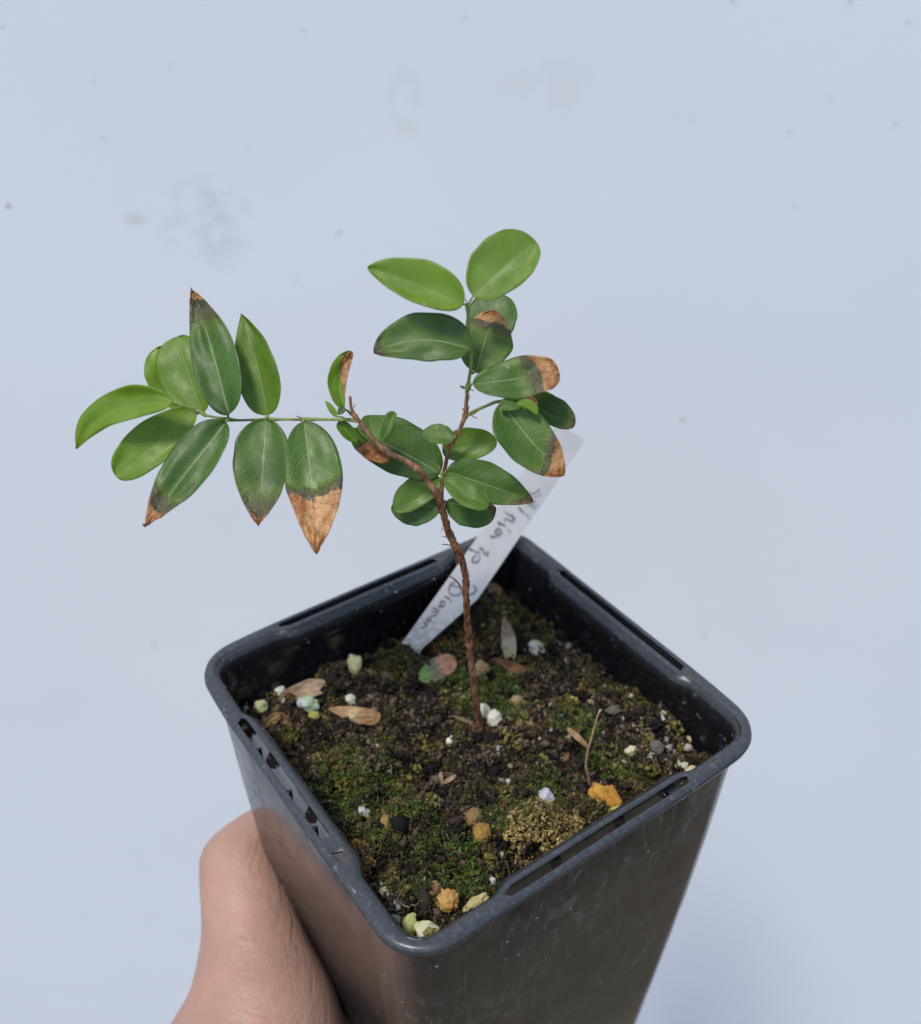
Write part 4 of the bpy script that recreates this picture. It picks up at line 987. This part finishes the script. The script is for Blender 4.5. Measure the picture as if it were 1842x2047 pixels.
litter('dry_leaf', R2(400, 640), R2(925, 445), 16, 20, (.34, .20, .10), (.36, .24, .14), (.52, .38, .24), 'tan brown curled dry leaf lying along the left inner wall', bend=6, a=.5, b=.30, fold=.35, lift=.0028, el=45, curl=.05, ripple=.1)
litter('dry_leaf', R2(960, 690), R2(1468, 775), 14, 20, (.52, .30, .15), (.62, .46, .24), (.36, .20, .08), 'pale tan dry leaf with a sharp left tip lying left of the stem', a=.75, b=.38, fold=-.3, lift=.0022, el=52, ripple=.1)
litter('fallen_leaf', R3(200, 1010), R3(562, 800), 22, 24, (.12, .28, .05), (.17, .18, .12), (.52, .26, .14), 'fallen leaf, green at one end and peach at the other, lying left of the stem', a=.45, b=.36, fold=.12, lift=.0026, el=58, ripple=.05, bend=3)
litter('dry_leaf', R3(1115, 830), R3(1050, 400), 14, 15, (.50, .46, .26), (.58, .52, .36), (.42, .30, .22), 'speckled cream dry leaf standing on end behind the stem', a=.60, b=.75, fold=.3, el=15, lift=.003, ripple=.06, z=-.0115, bend=-3)
litter('dry_leaf', R3(968, 790), R3(1405, 945), 7, 13, (.15, .06, .025), (.26, .11, .035), (.16, .085, .03), 'dark brown folded dry leaf under the cream one right of the stem', a=.6, b=.4, fold=.5, el=45, lift=.0022, bend=-3)
litter('dry_leaf', R4(180, 790), R4(395, 985), 6, 6, (.46, .28, .11), (.50, .33, .15), (.40, .24, .10), 'thin tan dry leaf sliver left of the upright straw', a=.4, b=.5, fold=.4, el=50, lift=.0016)
litter('dry_leaf', R4(215, 690), R4(330, 720), 8, 10, (.24, .13, .04), (.26, .15, .05), (.2, .1, .03), 'small brown dry scrap in the moss above the tan sliver', a=.4, b=.5, fold=.2, el=50, lift=.0014)
litter('dry_leaf', R2(260, 880), R2(450, 745), 8, 10, (.14, .10, .03), (.20, .13, .04), (.30, .17, .06), 'brown folded scrap of leaf near the left lip, rising to the left of its peak', a=.5, b=.3, fold=.3, el=40, lift=.002, ripple=.2)
litter('dry_leaf', R2(440, 745), R2(580, 880), 9, 8, (.30, .17, .06), (.22, .12, .04), (.14, .08, .03), 'brown folded scrap of leaf near the left lip, falling to the right of its peak', a=.3, b=.5, fold=.3, el=40, lift=.002, ripple=.2)
litter('dry_leaf', R3(790, 260), R3(1010, 60), 20, 14, (.20, .10, .03), (.28, .14, .045), (.32, .18, .07), 'orange brown dry leaf scrap at the back of the pot behind the label', a=.5, b=.3, fold=.2, el=45, z=-.0105, ripple=.2)
litter('dry_leaf', R4(130, 1130), R4(190, 1040), 5, 5, (.2, .09, .03), (.24, .11, .04), (.2, .09, .03), 'tiny rust coloured scrap between moss right of the stem', a=.4, b=.5, el=50)
litter('dry_leaf', R3(650, 1290), R3(718, 1150), 9, 7, (.18, .20, .05), (.16, .19, .05), (.12, .15, .04), 'small olive green scrap leaning on the left of the stem base', a=.4, b=.5, el=30, lift=.002, bend=6)
litter('dry_leaf', (884, 1568), (881, 1545), 5, 4, (.40, .28, .16), (.5, .36, .22), (.55, .42, .28), 'small upright tan splinter of a forked scrap in the soil', a=.4, b=.5, el=20, lift=.002)
litter('dry_leaf', (886, 1566), (912, 1550), 4, 5, (.36, .22, .12), (.45, .3, .18), (.5, .36, .24), 'small tan splinter leaning right beside an upright one', a=.4, b=.5, el=50, lift=.002)
def stick(name, pts, rpx, mtl, label_, cat, z0):
    P0 = on_z(pts[0][0], pts[0][1], z0)
    P = np.array([on_plane(u, v, P0, (HV * .8 + UPV * .0)) if len(q) == 0 else on_z(u, v, q[0]) for u, v, *q in pts]); R = np.array([[r * depth(p) / FPX, 0, 0] for r, p in zip(rpx, P)])
    V, F = tube(catmull(P, 6), catmull(R, 6)[:, 0], 8, .1, 2); return lone(name, V, F, mtl, label_, cat)
STRAW = bark_material('dry_straw', c4(.30, .18, .09), c4(.50, .34, .19), c4(.40, .24, .14))
stick('straw', [(1181, 1576), (1176, 1552), (1172, 1527), (1176, 1500), (1186, 1465), (1195, 1432), (1201, 1419)], [2.6, 2.6, 2.8, 2.4, 2.2, 2.0, 2.6], STRAW, 'thin tan straw sticking up out of the soil beside the orange lump', 'straw', -.0135)
ROOT = bark_material('root_skin', c4(.10, .06, .03), c4(.24, .16, .08), c4(.2, .13, .06))
zr = lambda u, v, dz=.0012: (u, v, float(hgt(*pot_xy(u, v))) + dz)
stick('root', [zr(869, 1414), zr(892, 1425), zr(912, 1434), zr(930, 1441), zr(948, 1448, .0008)], [2.0, 3.2, 4.0, 4.4, 4], ROOT, 'short brown root lying on the soil at the base of the stem', 'root', -.013)
stick('twig', [zr(1066, 1452), zr(1080, 1440), zr(1090, 1430), zr(1088, 1420, .003)], [2.5, 3.5, 3, 2], ROOT, 'short brown twig bit on the soil right of the cream pebbles', 'twig', -.013)

# ================================================================ hand
def skin_material():
    m, nt, b, out = mat('skin'); g = G(nt); P = g.obj()
    n = g.noise(P, 45, 3, .5); f = g.noise(P, 420, 4, .6)
    col = g.mix(g.ramp(n, .35, .65), c4(.385, .235, .178), c4(.45, .280, .205)); blo = g.noise(P, 90, 4, .6); col = g.mix(g.ramp(blo, .45, .70, 0, .45), col, c4(.50, .22, .17)); col = g.mix(g.ramp(f, .4, .75, 0, .3), col, c4(.44, .20, .15))
    g.put(b.inputs['Base Color'], col); b.inputs['Roughness'].default_value = .48
    b.inputs['Specular IOR Level'].default_value = .4
    b.inputs['Subsurface Weight'].default_value = .25; b.inputs['Subsurface Radius'].default_value = (.004, .0015, .0008); b.inputs['Subsurface Scale'].default_value = 1
    cr = g.noise(g.mapping(P, (1, 1, 5), (.3, .2, .4)), 160, 4, .6, .8)
    vo = g.n('ShaderNodeTexVoronoi'); g.put(vo.inputs['Vector'], P); vo.inputs['Scale'].default_value = 1100
    h = g.m('ADD', g.m('MULTIPLY', cr, 1.4), g.m('MULTIPLY', vo.outputs['Distance'], .15)); sp_ = g.n('ShaderNodeSeparateXYZ'); g.put(sp_.inputs[0], P)
    fold = g.m('MULTIPLY', g.ramp(g.noise(g.mapping(P, (25, 25, 330), (.25, -.25, 0)), 1.0, 3, .55, .5), .5, .62), g.ramp(blo, .35, .5))
    h = g.m('SUBTRACT', h, g.m('MULTIPLY', fold, .35)); g.put(b.inputs['Normal'], g.bump(h, .42, .0008)); return m
SKIN = skin_material()
def H(u, v, D): return at_depth(u, v, D)
def HZ(u, v, z): return on_z(u, v, z)
chains = [  # forearm, thenar, thumb
    [(H(440, 2780, .250), .028), (H(480, 2450, .250), .0265), (H(560, 2250, .252), .024), (H(600, 2130, .262), .020)],
    [(H(470, 2450, .245), .026), (H(498, 2190, .246), .0240), (H(523, 2060, .249), .0195), (H(514, 1950, .253), .0150), (H(502, 1860, .257), .0122), (H(488, 1790, .261), .0110), (H(474, 1728, .265), .0098)],
    [(H(474, 1728, .265), .0098), (H(522, 1688, .275), .0096), (H(580, 1655, .286), .0090), (H(625, 1640, .293), .0074)],
    # palm towards the finger roots
    [(H(505, 2180, .247), .021), (HZ(640, 2150, -.132), .0145), (HZ(665, 2060, -.128), .0100)],
    [(H(560, 2350, .248), .022), (HZ(740, 2290, -.134), .0145)],
    [(H(560, 2350, .248), .022), (HZ(810, 2380, -.135), .014)],
    # four fingers under the base
    [(HZ(600, 2090, -.130), .0105), (HZ(672, 1993, -.1262), .0090), (HZ(780, 1930, -.1252), .0083), (HZ(870, 1870, -.1243), .0076), (HZ(920, 1835, -.1238), .0068)],
    [(HZ(690, 2200, -.133), .0115), (HZ(790, 2120, -.1270), .0092), (HZ(900, 2050, -.1256), .0086), (HZ(990, 1990, -.1246), .0078), (HZ(1040, 1955, -.1240), .0070)],
    [(HZ(770, 2310, -.134), .0115), (HZ(890, 2240, -.1270), .0090), (HZ(1010, 2180, -.1256), .0084), (HZ(1100, 2120, -.1245), .0076), (HZ(1145, 2090, -.1238), .0068)],
    [(HZ(850, 2440, -.135), .0105), (HZ(980, 2380, -.1270), .0080), (HZ(1080, 2330, -.1246), .0074), (HZ(1150, 2290, -.1238), .0068), (HZ(1185, 2265, -.1234), .006)],
]
V = []; F = []
bV, bF = ico(3)
for ch in chains:
    P = np.array([p for p, r in ch]); R = np.array([[r, 0, 0] for p, r in ch]); n_ = 8
    pp = catmull(P, n_); rr = catmull(R, n_)[:, 0]
    for p, r in zip(pp, rr):
        k = len(V); V.extend(bV * r + p); F.extend([tuple(int(q) + k for q in f) for f in bF])
# wedge of flesh between thumb and index root, and knuckle folds
me = mesh_from('hand_raw', V, F); tmp = bpy.data.objects.new('hand_raw', me); COL.objects.link(tmp)
rmd = tmp.modifiers.new('r', 'REMESH'); rmd.mode = 'VOXEL'; rmd.voxel_size = .0013
smd = tmp.modifiers.new('s', 'SMOOTH'); smd.factor = .6; smd.iterations = 14
dg = bpy.context.evaluated_depsgraph_get(); me2 = bpy.data.meshes.new_from_object(tmp.evaluated_get(dg))
bpy.data.objects.remove(tmp)
co = np.zeros(len(me2.vertices) * 3); me2.vertices.foreach_get('co', co); co = co.reshape(-1, 3)
L = np.array(chains[0][1][0]); me2.vertices.foreach_set('co', (co - L).ravel()); me2.name = 'hand'; me2.materials.clear()
hand = link('hand', me2, None, SKIN); hand.matrix_world = PW @ Matrix.Translation(tuple(L))
tag(hand, 'bare light skinned hand holding the pot from below with its thumb behind the left corner', 'hand')
for o in scene.objects:
    if '_loc' in o: del o['_loc']
